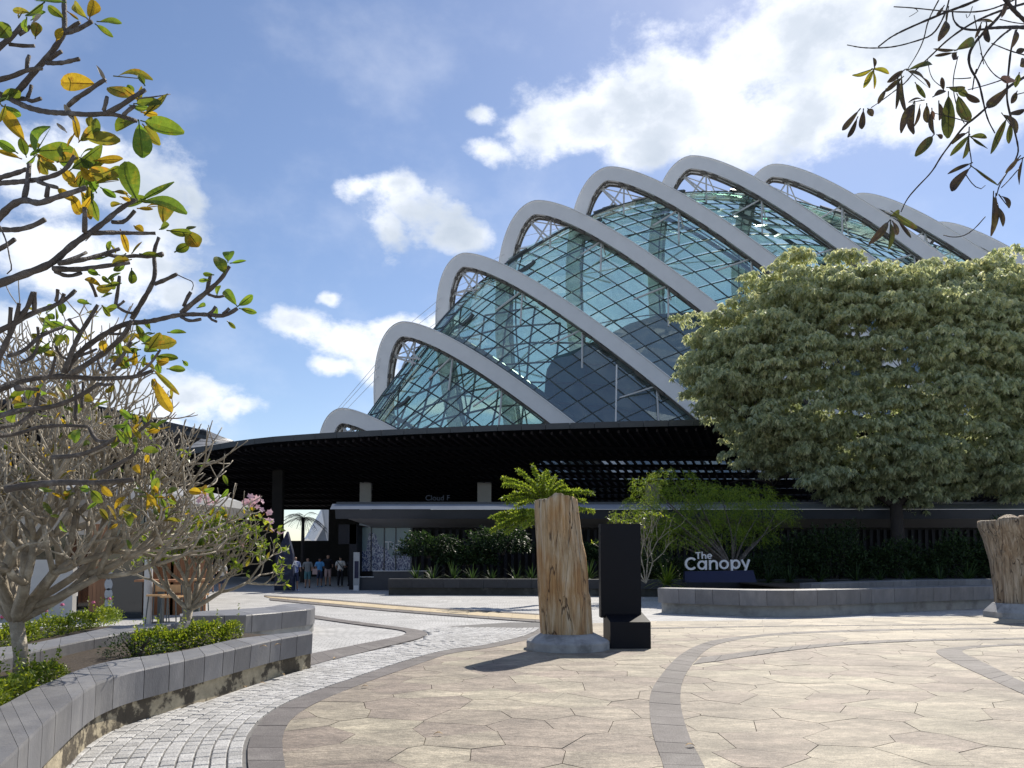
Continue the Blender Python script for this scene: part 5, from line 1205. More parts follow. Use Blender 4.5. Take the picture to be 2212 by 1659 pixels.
# ---- thin brown-leaved branches hanging in at the top right
rt = thing('overhanging_tree', (6.5, 4.6, 0), 'tree at the right edge hanging thin dark twigs with withered brown leaves into the sky', 'tree')
kR = lambda L_: K(L_, 1681.2, 0, .3467)
T2 = [([(430,280),(520,298),(625,300),(740,290),(880,250),(960,220),(1010,150),(1050,60),(1070,-30)],1.0,1.8),([(625,290),(700,230),(800,180),(950,115),(1060,70),(1200,20),(1290,-30)],1.6,3.2),([(720,42),(830,48),(960,62),(1100,75),(1280,75),(1440,15),(1500,-20)],1,2),
 ([(580,670),(640,630),(720,570),(800,510),(850,440),(960,340),(1040,260),(1140,185),(1250,120),(1400,60),(1540,20)],.9,2.6),([(800,440),(870,330),(910,240),(930,130),(1000,0)],1,1.6),([(1030,1465),(1090,1480),(1160,1470),(1220,1430),(1290,1350)],1,1),
 ([(765,1320),(800,1240),(870,1160),(960,1070),(1010,980),(1070,900),(1160,780),(1220,740),(1330,640),(1430,540),(1560,465)],1.2,3.6),([(1190,790),(1185,900),(1205,1000),(1200,1040)],1.4,1),([(1560,170),(1350,170),(1240,190),(1140,180),(1090,130),(1085,70)],4,1.6),
 ([(1450,-20),(1390,90),(1300,180),(1220,270),(1185,340),(1190,420),(1250,510),(1270,600),(1300,740),(1350,830)],4.2,1.3),([(1230,460),(1290,330),(1380,230),(1450,180)],1.4,2.4),([(1210,560),(1222,470),(1235,430)],1.4,1.4),([(1480,190),(1450,300),(1435,440),(1420,600),(1440,700),(1490,880),(1500,970),(1380,1140),(1360,1220)],2.6,1.2),
 ([(1560,150),(1470,70),(1410,-10)],4,4.5),([(930,370),(950,490),(1030,550)],.9,.9),([(1120,350),(1080,520),(1120,700),(1160,770)],1,1),([(1090,490),(1150,490),(1200,485)],.9,1.2),([(1180,560),(1300,530),(1430,485)],.9,1.4),([(1260,330),(1330,460),(1420,510)],.9,1.1),([(950,700),(1080,730),(1180,760)],.9,1.3),([(1370,1150),(1480,1000),(1560,970)],1.1,1.6),
 ([(1170,1090),(1210,1150),(1260,1185),(1290,1155)],1,.8),([(830,48),(890,62),(815,105)],1,.6),([(1210,40),(1180,130),(1170,90)],.9,.7),([(1330,270),(1450,320),(1560,350)],1,1.4),([(1220,95),(1260,300),(1280,400)],1,.9),([(1380,120),(1460,140),(1540,150)],1,1),([(1480,590),(1560,570)],1,1),([(1480,0),(1478,70)],1.6,1.6),([(1390,1170),(1440,1120),(1500,1050)],1,1)]
for k, (pts, r0, r1) in enumerate(T2):
    Y = 4.9 + .5 * math.sin(k * 2.3); P = resample(smooth([at(x, y, Y + .2 * math.sin(x * .02)) for x, y in kR(pts)], 2), step=.03); n = len(P)
    m_ = MB(); m_.tube(P, [(r0 + (r1 - r0) * i / max(1, n - 1)) / F * Y * rz.uniform(.85, 1.2) for i in range(n)], 6); m_.build('twig', M['bark_black'], rt, smooth=True)
m_ = MB(); m_.tube([(6.5, 4.6, 0), (6.2, 4.6, 2.5), (5.2, 4.7, 4.3), (4.2, 4.8, 4.75), (3.6, 4.9, 4.9)], [.2, .16, .09, .05, .02], 9); m_.build('trunk', M['bark_black'], rt, smooth=True)
LR = [((590,430),(460,470),.22,'L'),((592,430),(690,460),.28,'L'),((590,440),(530,548),.28,'L'),((595,450),(597,555),.16,'L'),((600,420),(590,360),.4,'D'),((780,440),(678,512),.24,'D'),((770,485),(668,572),.26,'D'),((668,560),(622,648),.36,'D'),((745,490),(732,680),.13,'D'),((768,488),(792,700),.14,'D'),((812,442),(942,550),.36,'D'),((815,432),(960,402),.16,'O'),((858,522),(916,612),.3,'O'),
 ((500,690),(398,812),.2,'D'),((490,740),(432,857),.18,'D'),((530,690),(522,805),.26,'D'),((560,680),(588,725),.6,'D'),((840,650),(768,830),.28,'D'),((850,660),(840,838),.22,'D'),((880,665),(845,790),.16,'D'),((925,655),(930,765),.36,'D'),((958,690),(972,840),.28,'D'),((1100,312),(965,305),.2,'D'),((1090,330),(975,348),.18,'D'),((1112,310),(1222,258),.3,'O'),((1110,330),(1090,375),.4,'D'),((1045,130),(998,258),.28,'D'),((1030,40),(985,105),.3,'D'),((1060,50),(1045,150),.26,'D'),
 ((1060,545),(1165,545),.42,'O'),((1120,600),(1190,755),.55,'O'),((1060,600),(1060,862),.24,'O'),((1160,580),(1255,635),.32,'D'),((1000,640),(1000,750),.36,'D'),((1030,560),(1018,482),.34,'D'),((960,850),(853,975),.24,'O'),((990,840),(1022,862),.7,'D'),((1182,850),(1072,972),.22,'G'),((1180,870),(1148,988),.2,'G'),((1172,830),(1085,900),.3,'D'),((1200,850),(1300,860),.34,'G'),((1210,862),(1305,928),.28,'G'),
 ((1195,1020),(1055,1085),.2,'D'),((1190,1050),(1078,1192),.22,'D'),((1213,1042),(1370,1158),.32,'O'),((1340,1220),(1325,1472),.14,'D'),((1355,1220),(1345,1370),.24,'D'),((1368,1290),(1400,1412),.26,'D'),((1380,1220),(1438,1298),.32,'D'),((1430,555),(1308,675),.3,'D'),((1420,745),(1322,958),.22,'O'),((1400,715),(1485,830),.34,'D'),((1445,770),(1438,895),.28,'O'),((1540,680),(1448,715),.3,'D'),((1500,980),(1415,1078),.22,'D'),((1520,1000),(1500,1152),.18,'D'),((1485,575),(1450,645),.4,'D'),((1500,460),(1478,545),.5,'O'),
 ((718,1325),(865,1422),.22,'O'),((684,1385),(563,1522),.2,'D'),((700,1390),(686,1556),.18,'O'),((715,1385),(745,1462),.4,'D'),((750,1380),(827,1482),.3,'D'),((705,1345),(755,1318),.6,'O'),((1262,150),(1225,240),.22,'D'),((1298,150),(1312,265),.2,'D'),((1338,135),(1240,135),.3,'D'),((1485,195),(1452,302),.22,'D'),((1535,305),(1480,330),.5,'D'),((1540,370),(1505,412),.7,'D'),((1190,600),(1120,560),.5,'O'),((970,600),(1040,565),.3,'D'),((1440,480),(1420,520),.9,'B2'),((1430,-10),(1390,110),.16,'D'),((900,625),(810,640),.3,'D'),((970,740),(955,690),.3,'B2')]
traced_leaves(LR, kR, 4.9, rt, {'D': 'leaf_brown', 'O': 'leaf_mute', 'G': 'leaf_mute', 'L': 'leaf_olive', 'B2': 'timber'}, random.Random(6), .5)

# ---- big round variegated tree on the right
bt_c = at(1880, 850, 38.8); BT = thing('round_tree', (bt_c.x, 37.5, 0), 'big dome shaped tree with grey green and cream drooping foliage on the right', 'tree')
r_ = np.random.default_rng(11)
Yt = 38.8; rx = 398 / F * Yt * 1.02; rz_ = 262 / F * Yt; cxx, czz = at(1905, 835, Yt).x, at(1905, 838, Yt).z; ryy = 4.6
pads = []
while len(pads) < 1650:
    d = r_.normal(size=3); d /= np.linalg.norm(d)
    if d[1] > .35: continue
    rad = r_.uniform(.45, 1.0) ** .5
    lump = 1 + .06 * math.sin(d[0] * 7 + d[2] * 5) + .05 * math.sin(d[0] * 13 + 1 + d[2] * 9) + .06 * math.sin(d[2] * 19 + d[1] * 8) + .05 * math.sin(d[0] * 27 + d[2] * 15)
    hz = rz_ * (1.0 if d[2] > 0 else .98)
    e = 2.5      # squarer than an ellipse
    k = (abs(d[0])**e + abs(d[1])**e + abs(d[2])**e) ** (-1 / e)
    p = np.array([cxx + d[0] * k * rx * rad * lump, Yt + d[1] * k * ryy * rad * lump, czz + d[2] * k * hz * rad * lump])
    if d[2] < -.2 and d[0] < -.1: p[0] += 1.2 * (-d[2])          # underside recedes towards the left, as in the photo
    if p[2] < 3.4: continue
    pads.append((p, d, r_.uniform(.6, 1.3)))
cen, dirs, tones = [], [], []
for p, d, s in pads:
    out = np.array([d[0], d[1], max(d[2], 0) * .6 + .25]); nros = int(25 * s + 9)
    for _ in range(nros):
        a = r_.uniform(0, 2 * PI); q = math.sqrt(r_.uniform(0, 1)) * s * .85
        c = p + np.array([math.cos(a) * q, math.sin(a) * q, .26 * s * (1 - (q / s) ** 2) + r_.normal() * .07 - .1 * q]) 
        nl = 11; ph = r_.uniform(0, 6.28); tn = np.clip(.28 + .5 * ((c[2] - czz) / rz_ * .35 + .5 * r_.normal() * .5) + .12, 0, 1)  # higher leaves toned paler, the sunlit crown top put into colour
        for k in range(nl):
            an = ph + 2 * PI * k / nl + r_.normal() * .2
            dirs.append([math.cos(an), math.sin(an), r_.uniform(-1.7, -.1)]); cen.append(c + np.array([0, 0, r_.normal() * .03])); tones.append(np.clip(tn + r_.normal() * .16, 0, 1))
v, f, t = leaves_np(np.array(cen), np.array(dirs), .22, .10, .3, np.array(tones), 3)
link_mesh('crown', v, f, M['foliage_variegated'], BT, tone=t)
m_ = MB(); tb0 = Vector((bt_c.x + .5, 37.3, 0)); m_.tube([tb0, tb0 + Vector((0, 0, 1.6)), tb0 + Vector((-.1, 0, 4.2))], [.4, .33, .28], 10)
rD = random.Random(8)
def limb(m_, p, d, ln, r, lv):
    pts = [p]; 
    for i in range(4): d = (d + Vector((rD.gauss(0, .14), rD.gauss(0, .14), rD.gauss(0, .08)))).normalized(); pts.append(pts[-1] + d * ln / 4)
    m_.tube(pts, [r * (1 - .12 * i) for i in range(5)], 6)
    if lv: 
        for _ in range(3): limb(m_, pts[-1], (d + rvec() * .75 + Vector((0, 0, .1))).normalized(), ln * .68, r * .55, lv - 1)
for a in range(7): limb(m_, tb0 + Vector((-.1, 0, 4.1)), Vector((math.cos(a * .9), abs(math.sin(a * .9)) * .6 + .2, .75)).normalized(), 4.2, .2, 3)
m_.build('trunk', M['bark_black'], BT, smooth=True)

# ---- generic shrubs
def shrub(name, label, cat, cx, cy, z0, rx_, ry_, rz_, n, ln, wd, m, seed, group=None, droop=.1, up=.3, hollow=.5, stems=6, part='foliage', flowers_=0, pointy=0):
    r = np.random.default_rng(seed); o = thing(name, (cx, cy, z0), label, cat, group)
    d = r.normal(size=(n, 3)); d /= np.linalg.norm(d, axis=1, keepdims=True); d[:, 2] = np.abs(d[:, 2]) * 1.0 - .15
    lump = 1 + .16 * np.sin(d[:, 0] * 6 + seed) + .13 * np.sin(d[:, 1] * 7 + d[:, 2] * 6) + .1 * np.sin(d[:, 0] * 15 + d[:, 2] * 11)
    q = d * (r.uniform(hollow, 1, (n, 1)) ** .6) * lump[:, None]
    c = np.array([cx, cy, z0 + rz_ * .18]) + q * np.array([rx_, ry_, rz_ * .85]); c[:, 2] = np.maximum(c[:, 2], z0 + .02)
    dr = d + r.normal(size=(n, 3)) * .7 + np.array([0, 0, up])
    v, f, t = leaves_np(c, dr, ln, wd, droop, np.clip(r.normal(.45, .28, n), 0, 1), seed); link_mesh(part, v, f, M[m], o, tone=t)
    s = MB()
    for k in range(stems):
        an = r.uniform(0, 6.28); e = Vector((cx + math.cos(an) * rx_ * .6, cy + math.sin(an) * ry_ * .6, z0 + rz_ * r.uniform(.5, .9))); b = Vector((cx + r.uniform(-.1, .1) * rx_, cy, z0 - .02)); s.tube([b, b.lerp(e, .5) + Vector((0, 0, .1 * rz_)), e], [.02, .014, .006], 5)
    if stems: s.build('stem', M['bark_dark'], o)
    for k in range(flowers_):
        p = Vector(c[r.integers(n)]) + Vector((0, 0, .1)); m_ = MB(); m_.lathe([(.0, 0), (.03, .015), (.02, .04)], p, 7); m_.build('flower', M['flower_red'], o)
    return o
# hedges in the left beds
def hedge(label, pts, z0, h, w_, n, ln, wd, m, seed, sprigs=0, fl=0):
    r = np.random.default_rng(seed); P = resample(pts, step=.05); o = thing('hedge', P[len(P)//2], label, 'hedge', 'clipped hedges in the planting beds')
    idx = r.integers(0, len(P), n); base = np.array([P[i] for i in idx]); th = r.uniform(0, PI, n); rr_ = r.uniform(.55, 1, n) ** .5
    lump = 1 + .18 * np.sin(idx * .31) + .12 * np.sin(idx * .83 + 1)
    c = base + np.stack([r.normal(size=n) * .03, np.cos(th) * w_ * rr_ * lump, np.sin(th) * h * rr_ * lump], 1); c[:, 2] += z0 - base[:, 2]
    d = np.stack([r.normal(size=n) * .8, np.cos(th) * .8 + r.normal(size=n) * .4, np.sin(th) + r.normal(size=n) * .5], 1)
    if sprigs:
        si = r.integers(0, len(P), sprigs)
        for s in si:
            b = np.array(P[s]); k = 14; hh = np.linspace(0, r.uniform(.1, .28), k); off_ = r.normal(size=2) * .12
            cc = np.stack([b[0] + off_[0] + hh * r.normal() * .3, b[1] + off_[1] + hh * 0, z0 + h * .9 + hh], 1); c = np.concatenate([c, cc]); d = np.concatenate([d, r.normal(size=(k, 3)) + np.array([0, 0, .4])])
    v, f, t = leaves_np(c, d, ln, wd, .05, np.clip(r.normal(.55, .25, len(c)), 0, 1), seed); link_mesh('foliage', v, f, M[m], o, tone=t)
    for k in range(fl):
        p = Vector(c[-1 - k * 14]) + Vector((0, 0, .02)); m_ = MB(); m_.lathe([(.0, 0), (.035, .015), (.02, .045)], p, 8); m_.build('flower', M['flower_red'], o)
hedge('bright green hedge with sprigs of red flowers behind the slim pale trunk', [G(x, y, .42) for x, y in [(-120,1418),(0,1400),(100,1377),(200,1356),(248,1344)]], .42, .26, .28, 9000, .042, .024, 'foliage_bright', 31, 26, 8)
hedge('low green hedge at the foot of the small flowering tree', [G(x, y, .40) for x, y in [(300,1418),(350,1408),(420,1396),(470,1388),(508,1380)]], .40, .27, .26, 6500, .042, .024, 'foliage_bright', 33, 14, 0)
hedge('loose yellow green hedge at the lower left corner round the slim pale trunk', [G(x, y, .40) for x, y in [(-160,1600),(-60,1555),(10,1520),(60,1492),(105,1470)]], .40, .16, .34, 9000, .034, .020, 'foliage_bright', 35, 60, 0)
shrub('wispy_shrub', 'wispy grey green shrub at the left end of the middle hedge', 'shrub', G(290, 1420, .4).x, G(290, 1420, .4).y, .4, .45, .3, .3, 900, .04, .018, 'foliage_dark', 41)
# pink flower stems at the rear left bed
# ---- plants along the ticket building
def arching(m_, b, tip, r0, arch=.25, n=8):
    mid = []
    for i in range(n + 1):
        t = i / n; p = b.lerp(tip, t); p.z += arch * (tip - b).length * math.sin(PI * t) * (1 - t * .3); mid.append(p)
    m_.tube(mid, [r0 * (1 - .7 * i / n) for i in range(n + 1)], 4); return mid
fx = thing('fern_shrub', at(1178, 1240, 27), 'bright lime plant with bristly arching stems rising behind the tan trunk', 'shrub')
st = MB(); cc, dd_, tt_ = [], [], []; YF = 27.0; hub = at(1176, 1082, YF); root_ = at(1185, 1245, YF)
kz = lambda L_: K(L_, 1044, 999.8, .2)
rr2 = np.random.default_rng(5)
for k, (x, y) in enumerate(kz([(205,165),(370,75),(530,30),(655,120),(615,140),(775,155),(855,200),(895,250),(1180,325),(1190,520),(200,380),(85,590),(85,735),(250,430),(220,235),(150,650),(1050,300),(480,170),(710,160),(330,330),(300,560),(400,620),(240,760),(430,700),(960,320),(700,90),(180,700),(480,560),(350,470),(130,610),(500,680),(1100,420),(280,650),(420,520)])):
    Yt_ = YF + rr2.uniform(-.9, .6); tip = at(x, y, Yt_); P = arching(st, hub if y < 1100 else hub - Vector((0, 0, .5)), tip, .02, .12)
    P = resample(P, step=.035)
    for i, p in enumerate(P):
        if i < 4: continue
        for _ in range(9):
            a = rvec(); cc.append(np.array(p)); dd_.append(np.array(a) + np.array([0, 0, .15])); tt_.append(np.clip(rr2.normal(.55, .25), 0, 1))
for k in range(10): st.tube([root_ + Vector((rr2.normal() * .1, 0, 0)), hub + Vector((rr2.normal() * .15, rr2.normal() * .1, -.3 + rr2.normal() * .1))], [.05, .03], 5)
v, f, t = leaves_np(np.array(cc), np.array(dd_), .13, .05, .1, np.array(tt_), 4); link_mesh('foliage', v, f, M['foliage_feather'], fx, tone=t); st.build('stem', M['bark_dark'], fx)

def feather_tree(label, base_xy, Y, canopy, n, mt, seed, z0=.7):
    """canopy: list of (x, y, rx, ry) display ellipses of foliage masses"""
    b = at(base_xy[0], base_xy[1], Y); b.z = z0; o = thing('feathery_tree', b, label, 'tree'); r = np.random.default_rng(seed); s = MB(); c_, d_ = [], []
    for (x, y, ex, ey) in canopy:
        ctr = at(x, y, Y + r.uniform(-.6, .6) + max(0, x - 1480) * .016); RX = ex / F * Y; RZ = ey / F * Y
        mid_ = b.lerp(ctr, .45) + Vector((r.normal() * .15, r.normal() * .15, .35)); s.tube(resample(smooth([b + Vector((r.normal() * .05, 0, 0)), b + (mid_ - b) * .35 + Vector((-(mid_ - b).x * .2, 0, .1)), mid_, ctr], 2), n=9), [.055 - .005 * q for q in range(9)], 6)
        m = int(n * ex * ey)
        dd = r.normal(size=(m, 3)); dd /= np.linalg.norm(dd, axis=1, keepdims=True)
        sprays = dd * (r.uniform(.25, 1, (m, 1)) ** .5)
        p = np.array(ctr) + sprays * np.array([RX, RX * .8, RZ])
        for q, e in zip(p, dd):
            L0 = r.uniform(.25, .45); ax = np.array([e[0] + r.normal() * .5, e[1] + r.normal() * .5, -.25 + r.normal() * .25]); ax /= np.linalg.norm(ax)
            for j in range(12):
                t = j / 12; cen_ = q + ax * L0 * t + np.array([0, 0, -.12 * t * t]); c_.append(cen_); d_.append(ax * .8 + r.normal(size=3) * .7)
    c_, d_ = np.array(c_), np.array(d_)
    v, f, t = leaves_np(c_, d_, .085, .022, .3, np.clip(r.normal(.4, .3, len(c_)), 0, 1), seed); link_mesh('foliage', v, f, M[mt], o, tone=t); s.build('trunk', M['bark_dark'], o, smooth=True)
feather_tree('feathery green tree with thin spreading stems directly behind the canopy lettering', (1583, 1205), 29.2, [(1450,1030,50,22),(1400,1045,40,25),(1500,1060,60,30),(1560,1080,80,40),(1620,1070,60,35),(1440,1090,60,40),(1500,1120,60,35),(1640,1110,60,35),(1680,1090,45,28),(1590,1120,60,30),(1420,1130,40,30),(1390,1085,40,20),(1700,1120,30,20),(1480,1150,60,32),(1560,1152,60,30),(1630,1155,50,28),(1405,1155,50,34),(1350,1110,30,20)], .11, 'foliage_feather', 51)
tr4 = thing('frangipani_tree', at(1380, 1250, 27.5), 'sparse frangipani with pale twigs between the black seat and the feathery tree', 'tree'); tips4 = []; br4 = MB(); rE = random.Random(77); b4_ = at(1395, 1235, 27.5); b4_.z = .7
for d, ln in [((-.6, 0, .8), .9), ((.1, .2, 1), .9), ((.5, .1, .9), .8), ((-.25, -.3, 1), 1.0), ((-.9, .1, .6), .9)]: grow(br4, tips4, b4_, Vector(d).normalized(), ln, .026, 4, .35, rE, 4, .62, .72)
br4.build('crown_branches', M['bark_pale'], tr4, smooth=True)
c_, d_ = [], []
for p, d, r0 in tips4:
    for _ in range(4): c_.append(np.array(p)); d_.append(np.array(rvec()) + np.array([0, 0, .3]))
v, f, t = leaves_np(np.array(c_), np.array(d_), .16, .065, .1, None, 8); link_mesh('foliage', v, f, M['foliage_bright'], tr4, tone=t)
# strap leaved clumps
def strap(label, x, y, Y, size, m, seed, n=46, z0=.58, group='strap leaved plants along the ticket building'):
    b = at(x, y, Y); b.z = z0; o = thing('strap_plant', b, label, 'plant', group); r = random.Random(seed); s = MB()
    for k in range(n):
        an = r.uniform(0, 2 * PI); el = r.uniform(.25, 1.35); ln = size * r.uniform(.7, 1.1); pts = []
        d = Vector((math.cos(an) * math.cos(el), math.sin(an) * math.cos(el), math.sin(el))); side = Vector((-math.sin(an), math.cos(an), 0)) * .022 * size * 1.6
        tn = r.random(); L0 = []
        for i in range(5):
            t = i / 4; p = b + d * ln * t + Vector((0, 0, -.55 * ln * t * t * math.cos(el))); w0 = side * (1 - t * .85); L0 += [p - w0, p + w0]
        s.add(L0, [(2*i, 2*i+1, 2*i+3, 2*i+2) for i in range(4)], tn)
    s.build('strap_leaf', M[m], o)
strap('sunlit strap leaved clump at the left of the canopy lettering', 1440, 1225, 28.6, 1.1, 'foliage_bright', 1, 90)
rS = random.Random(12)
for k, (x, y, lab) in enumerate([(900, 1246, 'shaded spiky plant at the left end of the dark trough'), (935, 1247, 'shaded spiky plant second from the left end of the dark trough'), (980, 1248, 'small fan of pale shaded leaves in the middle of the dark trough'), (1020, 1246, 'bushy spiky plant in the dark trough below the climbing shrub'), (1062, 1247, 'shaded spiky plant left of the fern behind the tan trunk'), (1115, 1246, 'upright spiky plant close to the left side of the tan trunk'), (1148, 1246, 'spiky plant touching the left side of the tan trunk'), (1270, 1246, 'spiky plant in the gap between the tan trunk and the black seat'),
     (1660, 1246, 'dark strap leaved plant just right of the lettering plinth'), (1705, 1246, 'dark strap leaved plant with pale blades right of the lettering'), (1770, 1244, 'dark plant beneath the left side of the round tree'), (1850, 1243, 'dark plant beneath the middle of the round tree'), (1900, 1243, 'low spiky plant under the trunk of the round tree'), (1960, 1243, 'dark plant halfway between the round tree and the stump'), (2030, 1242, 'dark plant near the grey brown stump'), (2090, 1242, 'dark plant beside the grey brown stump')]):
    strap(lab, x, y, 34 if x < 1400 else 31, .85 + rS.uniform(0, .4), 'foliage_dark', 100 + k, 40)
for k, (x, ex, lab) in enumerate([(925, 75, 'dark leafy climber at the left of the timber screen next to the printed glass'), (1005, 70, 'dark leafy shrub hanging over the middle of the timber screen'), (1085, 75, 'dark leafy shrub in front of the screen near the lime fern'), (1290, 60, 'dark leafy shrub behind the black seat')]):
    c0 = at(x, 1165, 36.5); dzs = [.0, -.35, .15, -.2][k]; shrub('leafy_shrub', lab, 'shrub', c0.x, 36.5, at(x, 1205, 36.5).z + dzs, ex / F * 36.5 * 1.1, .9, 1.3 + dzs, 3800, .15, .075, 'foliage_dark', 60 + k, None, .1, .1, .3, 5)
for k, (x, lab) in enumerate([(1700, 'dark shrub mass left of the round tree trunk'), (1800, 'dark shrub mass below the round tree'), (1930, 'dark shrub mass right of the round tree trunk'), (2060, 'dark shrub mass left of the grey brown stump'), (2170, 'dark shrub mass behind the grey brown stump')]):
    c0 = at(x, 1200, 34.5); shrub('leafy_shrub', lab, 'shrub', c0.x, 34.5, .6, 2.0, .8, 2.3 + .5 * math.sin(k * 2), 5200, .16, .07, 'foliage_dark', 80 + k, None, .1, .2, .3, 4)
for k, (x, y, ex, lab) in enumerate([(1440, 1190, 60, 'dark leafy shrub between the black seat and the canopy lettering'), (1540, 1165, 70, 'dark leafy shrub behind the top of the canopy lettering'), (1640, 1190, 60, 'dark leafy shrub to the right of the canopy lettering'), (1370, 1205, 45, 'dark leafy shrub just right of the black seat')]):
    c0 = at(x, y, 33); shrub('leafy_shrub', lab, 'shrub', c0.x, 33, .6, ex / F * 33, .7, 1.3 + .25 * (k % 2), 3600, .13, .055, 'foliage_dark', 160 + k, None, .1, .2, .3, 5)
# palm seen in the gap under the canopy
pm = thing('palm', at(640, 1250, 50), 'dark palm silhouetted in the bright gap under the canopy', 'palm'); m_ = MB(); c0 = at(655, 1118, 50); m_.tube([Vector((c0.x, 50, 0)), c0], [.15, .1], 7); m_.build('trunk', M['bark_black'], pm)
m_ = MB(); rP = random.Random(4)
for k in range(16):
    an = k * 2 * PI / 16; el = rP.uniform(-.1, .9); d = Vector((math.cos(an) * math.cos(el), math.sin(an) * math.cos(el), math.sin(el))); P = [c0 + d * (1.5 * t) + Vector((0, 0, -.9 * t * t)) for t in (0, .25, .5, .75, 1)]
    m_.tube(P, .015, 4)
    for i in range(1, 5):
        for j in range(4):
            q = P[i-1].lerp(P[i], j / 4); sd = d.cross(Vector((0, 0, 1))).normalized()
            for s_ in (-1, 1): leaf_mb(m_, q, q + sd * s_ * .35 + Vector((0, 0, -.22)) + d * .15, .03, (0, 0, 1), 0, 0, 2)
m_.build('frond', M['foliage_dark'] if False else M['bark_black'], pm)

# ================================================================== PEOPLE UNDER THE CANOPY
def person(label, x, yfeet, h, skin, top, bottom, hair, face=0.0, bend=.0, armf=.2, bag=None, shorts=True, seed=0):
    Y = EYE * F / (yfeet - 1205) * .995; g0 = G(x, yfeet); o = thing('person', g0, label, 'person')
    s = h / 1.7; r = random.Random(seed)
    J = {'pel': (0,0,.93),'wai': (0,0,1.08),'che': (0,0,1.30),'nek': (0,0,1.46),'hd0': (0,0,1.55),'hd1': (0,-.01,1.66),
         'hl': (-.09,0,.90),'hr': (.09,0,.90),'kl': (-.10,-.02,.49),'kr': (.10,-.02,.49),'al': (-.10,.02,.09),'ar': (.11,.02,.09),'tl': (-.11,-.13,.03),'tr': (.12,-.13,.03),
         'sl': (-.19,0,1.40),'sr': (.19,0,1.40),'el': (-.25,.02,1.12),'er': (.25,.02,1.12),'wl': (-.22,-armf,.93 + armf * .8),'wr': (.23,-armf * .6,.90 + armf * .5),'fl': (-.20,-armf - .08,.90 + armf * .9),'fr': (.22,-armf * .6 - .07,.84 + armf * .6)}
    RD = {'pel': .135,'wai': .12,'che': .145,'nek': .055,'hd0': .085,'hd1': .092,'hl': .09,'hr': .09,'kl': .06,'kr': .06,'al': .04,'ar': .04,'tl': .035,'tr': .035,'sl': .062,'sr': .062,'el': .043,'er': .043,'wl': .03,'wr': .03,'fl': .032,'fr': .032}
    E_ = [('pel','wai'),('wai','che'),('che','nek'),('nek','hd0'),('hd0','hd1'),('pel','hl'),('hl','kl'),('kl','al'),('al','tl'),('pel','hr'),('hr','kr'),('kr','ar'),('ar','tr'),('che','sl'),('sl','el'),('el','wl'),('wl','fl'),('che','sr'),('sr','er'),('er','wr'),('wr','fr')]
    ks = list(J); me = bpy.data.meshes.new('body'); me.from_pydata([Vector(J[k]) * s for k in ks], [(ks.index(a), ks.index(b)) for a, b in E_], [])
    bo = bpy.data.objects.new('body_src', me); C.objects.link(bo); md = bo.modifiers.new('s', 'SKIN'); md.use_smooth_shade = True
    sk = me.skin_vertices[0].data
    for i, k in enumerate(ks):
        rr_ = RD[k] * s; sk[i].radius = (rr_ * (1.15 if k in ('che', 'pel', 'wai') else 1), rr_ * (.75 if k in ('che', 'pel', 'wai') else 1))
    sk[0].use_root = True; sb = bo.modifiers.new('d', 'SUBSURF'); sb.levels = 1; sb.render_levels = 1
    bpy.context.view_layer.update(); ev = bpy.data.meshes.new_from_object(bo.evaluated_get(bpy.context.evaluated_depsgraph_get())); bpy.data.objects.remove(bo)
    V = np.array([v.co for v in ev.vertices]); Nn = np.array([v.normal for v in ev.vertices]); FF = [tuple(p.vertices) for p in ev.polygons]
    ca, sa = math.cos(face), math.sin(face)
    def place(v): return np.stack([v[:,0] * ca - v[:,1] * sa + g0.x, v[:,0] * sa + v[:,1] * ca + g0.y, v[:,2]], 1)
    link_mesh('body', place(V), FF, skin, o, smooth=True)
    def wear(name, cond, grow_, mt):
        fsel = [q for q in FF if all(cond(V[i]) for i in q)]; used = sorted({i for q in fsel for i in q}); mp_ = {a: b for b, a in enumerate(used)}
        if fsel: link_mesh(name, place(V[used] + Nn[used] * grow_), [tuple(mp_[i] for i in q) for q in fsel], mt, o, smooth=True)
    wear('shirt', lambda c: .88 * s < c[2] < 1.47 * s and (abs(c[0]) < .2 * s or c[2] > 1.16 * s), .02, top)
    lo_ = .46 * s if shorts else .07 * s
    wear('shorts' if shorts else 'trousers', lambda c: lo_ < c[2] < .99 * s and abs(c[0]) < .19 * s, .018, bottom)
    wear('hair', lambda c: c[2] > 1.60 * s and (c[1] > -.03 or c[2] > 1.69 * s), .015, hair)
    wear('shoe', lambda c: c[2] < .085 * s, .012, hair if seed % 2 else top)
    if bag:
        m_ = MB(); bx = g0.x + bag[0]; m_.hexa([(bx - .13, g0.y - .05, bag[1]), (bx + .13, g0.y - .05, bag[1]), (bx + .13, g0.y + .05, bag[1]), (bx - .13, g0.y + .05, bag[1])], [(bx - .11, g0.y - .03, bag[1] + .3), (bx + .11, g0.y - .03, bag[1] + .3), (bx + .11, g0.y + .03, bag[1] + .3), (bx - .11, g0.y + .03, bag[1] + .3)])
        bo_ = m_.build('handbag', bag[2], None); tag(bo_, 'handbag', 'bag')
    return o
skn = mat('skin', (.42, .24, .16), .5, .05, 5); skn2 = mat('skin_dark', (.28, .15, .10), .5, .05, 5)
cl = {n: mat('cloth_' + n, c, .85, .15, 20) for n, c in dict(blue=(.10, .32, .60), white=(.65, .63, .58), black=(.015, .015, .02), navy=(.04, .05, .10), grey=(.25, .26, .26), teal=(.10, .22, .24), pink=(.5, .35, .32), denim=(.10, .14, .24)).items()}
prt = mat('cloth_print', (.62, .66, .78), .85, .1, 20, col2=(.10, .14, .38), c2scale=9, col2_at=(.50, .54))
hr = mat('hair', (.02, .015, .012), .6, .1, 5)
person('person in a blue and white patterned shirt at the left of the queue', 637, 1277, 1.68, skn, prt, cl['navy'], hr, .6, seed=2)
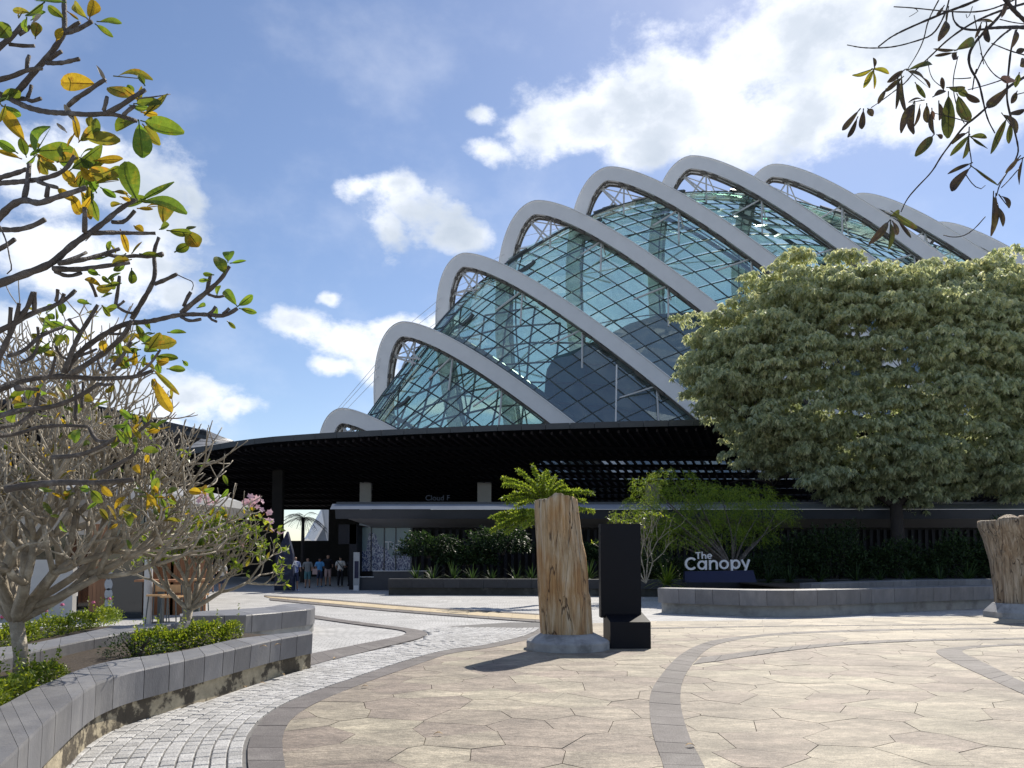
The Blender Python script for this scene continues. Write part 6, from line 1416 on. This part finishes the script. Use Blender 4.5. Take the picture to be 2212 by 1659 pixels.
person('person in a grey green top and teal skirt, second from the left in the queue', 664, 1270, 1.62, skn, cl['grey'], cl['teal'], hr, .2, seed=3)
person('person in a bright blue t-shirt and dark shorts seen from behind', 690, 1268, 1.62, skn2, cl['blue'], cl['navy'], hr, 3.1, seed=4)
person('tall person in a black shirt and pale pink shorts under the canopy', 708, 1266, 1.80, skn, cl['black'], cl['pink'], hr, .3, armf=.3, seed=5)
pw = person('person in a white shirt and black trousers with a dark strap across the back', 735, 1268, 1.68, skn, cl['white'], cl['black'], hr, 3.2, shorts=False, seed=6)
g0 = G(735, 1268); m_ = MB(); m_.tube([(g0.x - .15, g0.y - .15, 1.42), (g0.x, g0.y - .17, 1.22), (g0.x + .17, g0.y - .14, 1.02)], .02, 5); m_.build('strap', cl['black'], pw)
person('person in dark clothes and a white mask, rightmost in the queue', 757, 1266, 1.63, skn2, cl['black'], cl['black'], hr, -.2, shorts=False, seed=7)
p_ = G(676, 1270); m_ = MB(); m_.box(p_.x - .02, p_.x + .24, p_.y - .1, p_.y - .04, .72, 1.02); m_.tube([(p_.x + .02, p_.y - .07, 1.02), (p_.x + .11, p_.y - .07, 1.3), (p_.x + .2, p_.y - .07, 1.02)], .01, 5); tag(m_.build('tote_bag', cl['pink']), 'tan shopping bag hanging beside the person in the teal skirt', 'bag')
# blue folded parasol / banner by the queue
pb_ = thing('banner', at(612, 1270, 37), 'tall pointed dark blue banner with a white letter A left of the queue', 'banner')
m_ = MB(); p1, p2, p3, p4 = at(592, 1276, 36.4), at(634, 1276, 36.4), at(632, 1196, 36.4), at(620, 1148, 36.4); p5 = at(596, 1196, 36.4)
q = [p1, p2, p3, p4, p5]; m_.hexa([(p.x, p.y, p.z) for p in q], [(p.x, p.y + .3, p.z) for p in q]); m_.build('panel', mat('banner_print', (.012, .018, .05), .6, .2, 6, col2=(.03, .05, .10), c2scale=5), pb_)
text('A', .42, at(630, 1224, 36.3), M['sign_letter'], pb_)
# seated people behind the small tree
for (x, y, lab, c1) in [(478, 1262, 'person in a white shirt half hidden behind the small flowering tree', 'white'), (455, 1262, 'person in a blue shirt half hidden behind the small flowering tree', 'denim')]:
    person(lab, x, y + 18, 1.45, skn, cl[c1], cl['navy'], hr, .5, armf=.3, seed=9)

# fallen leaves on the paving
rL = random.Random(44)
for (x, y, lab) in [(616, 1460, 'dry leaf at the right end of the stained plinth'), (575, 1478, 'dry leaf on the setts below the sixth joint of the curved wall'), (526, 1485, 'yellow dry leaf lying out on the pale setts'), (434, 1506, 'dry leaf in the middle of the sett path edge'), (721, 1424, 'lone dry leaf on the hooked dark band'), (780, 1485, 'yellowed leaf on the dark band beside the flagstones'),
        (592, 1396, 'dry leaf on top of the curved stone wall near its right end'), (560, 1399, 'dry leaf on top of the curved wall beside the low hedge'), (120, 1653, 'dark red dry leaf at the lower left edge of the paving'), (1503, 1613, 'small leaf caught against the broad curved dark band'), (935, 1588, 'tiny dark leaf in the middle of the near flagstones')]:
    zz_ = .56 if y < 1400 and x < 640 else .028
    p = G(x, y, zz_); a = rL.uniform(0, 6.28); m_ = MB(); leaf_mb(m_, p, p + Vector((math.cos(a) * .09, math.sin(a) * .09, .01)), .04, (0, 0, 1), .2, .4, 4)
    tag(m_.build('fallen_leaf', M['dead_leaf']), lab, 'leaf', 'dry leaves fallen on the stone surfaces')
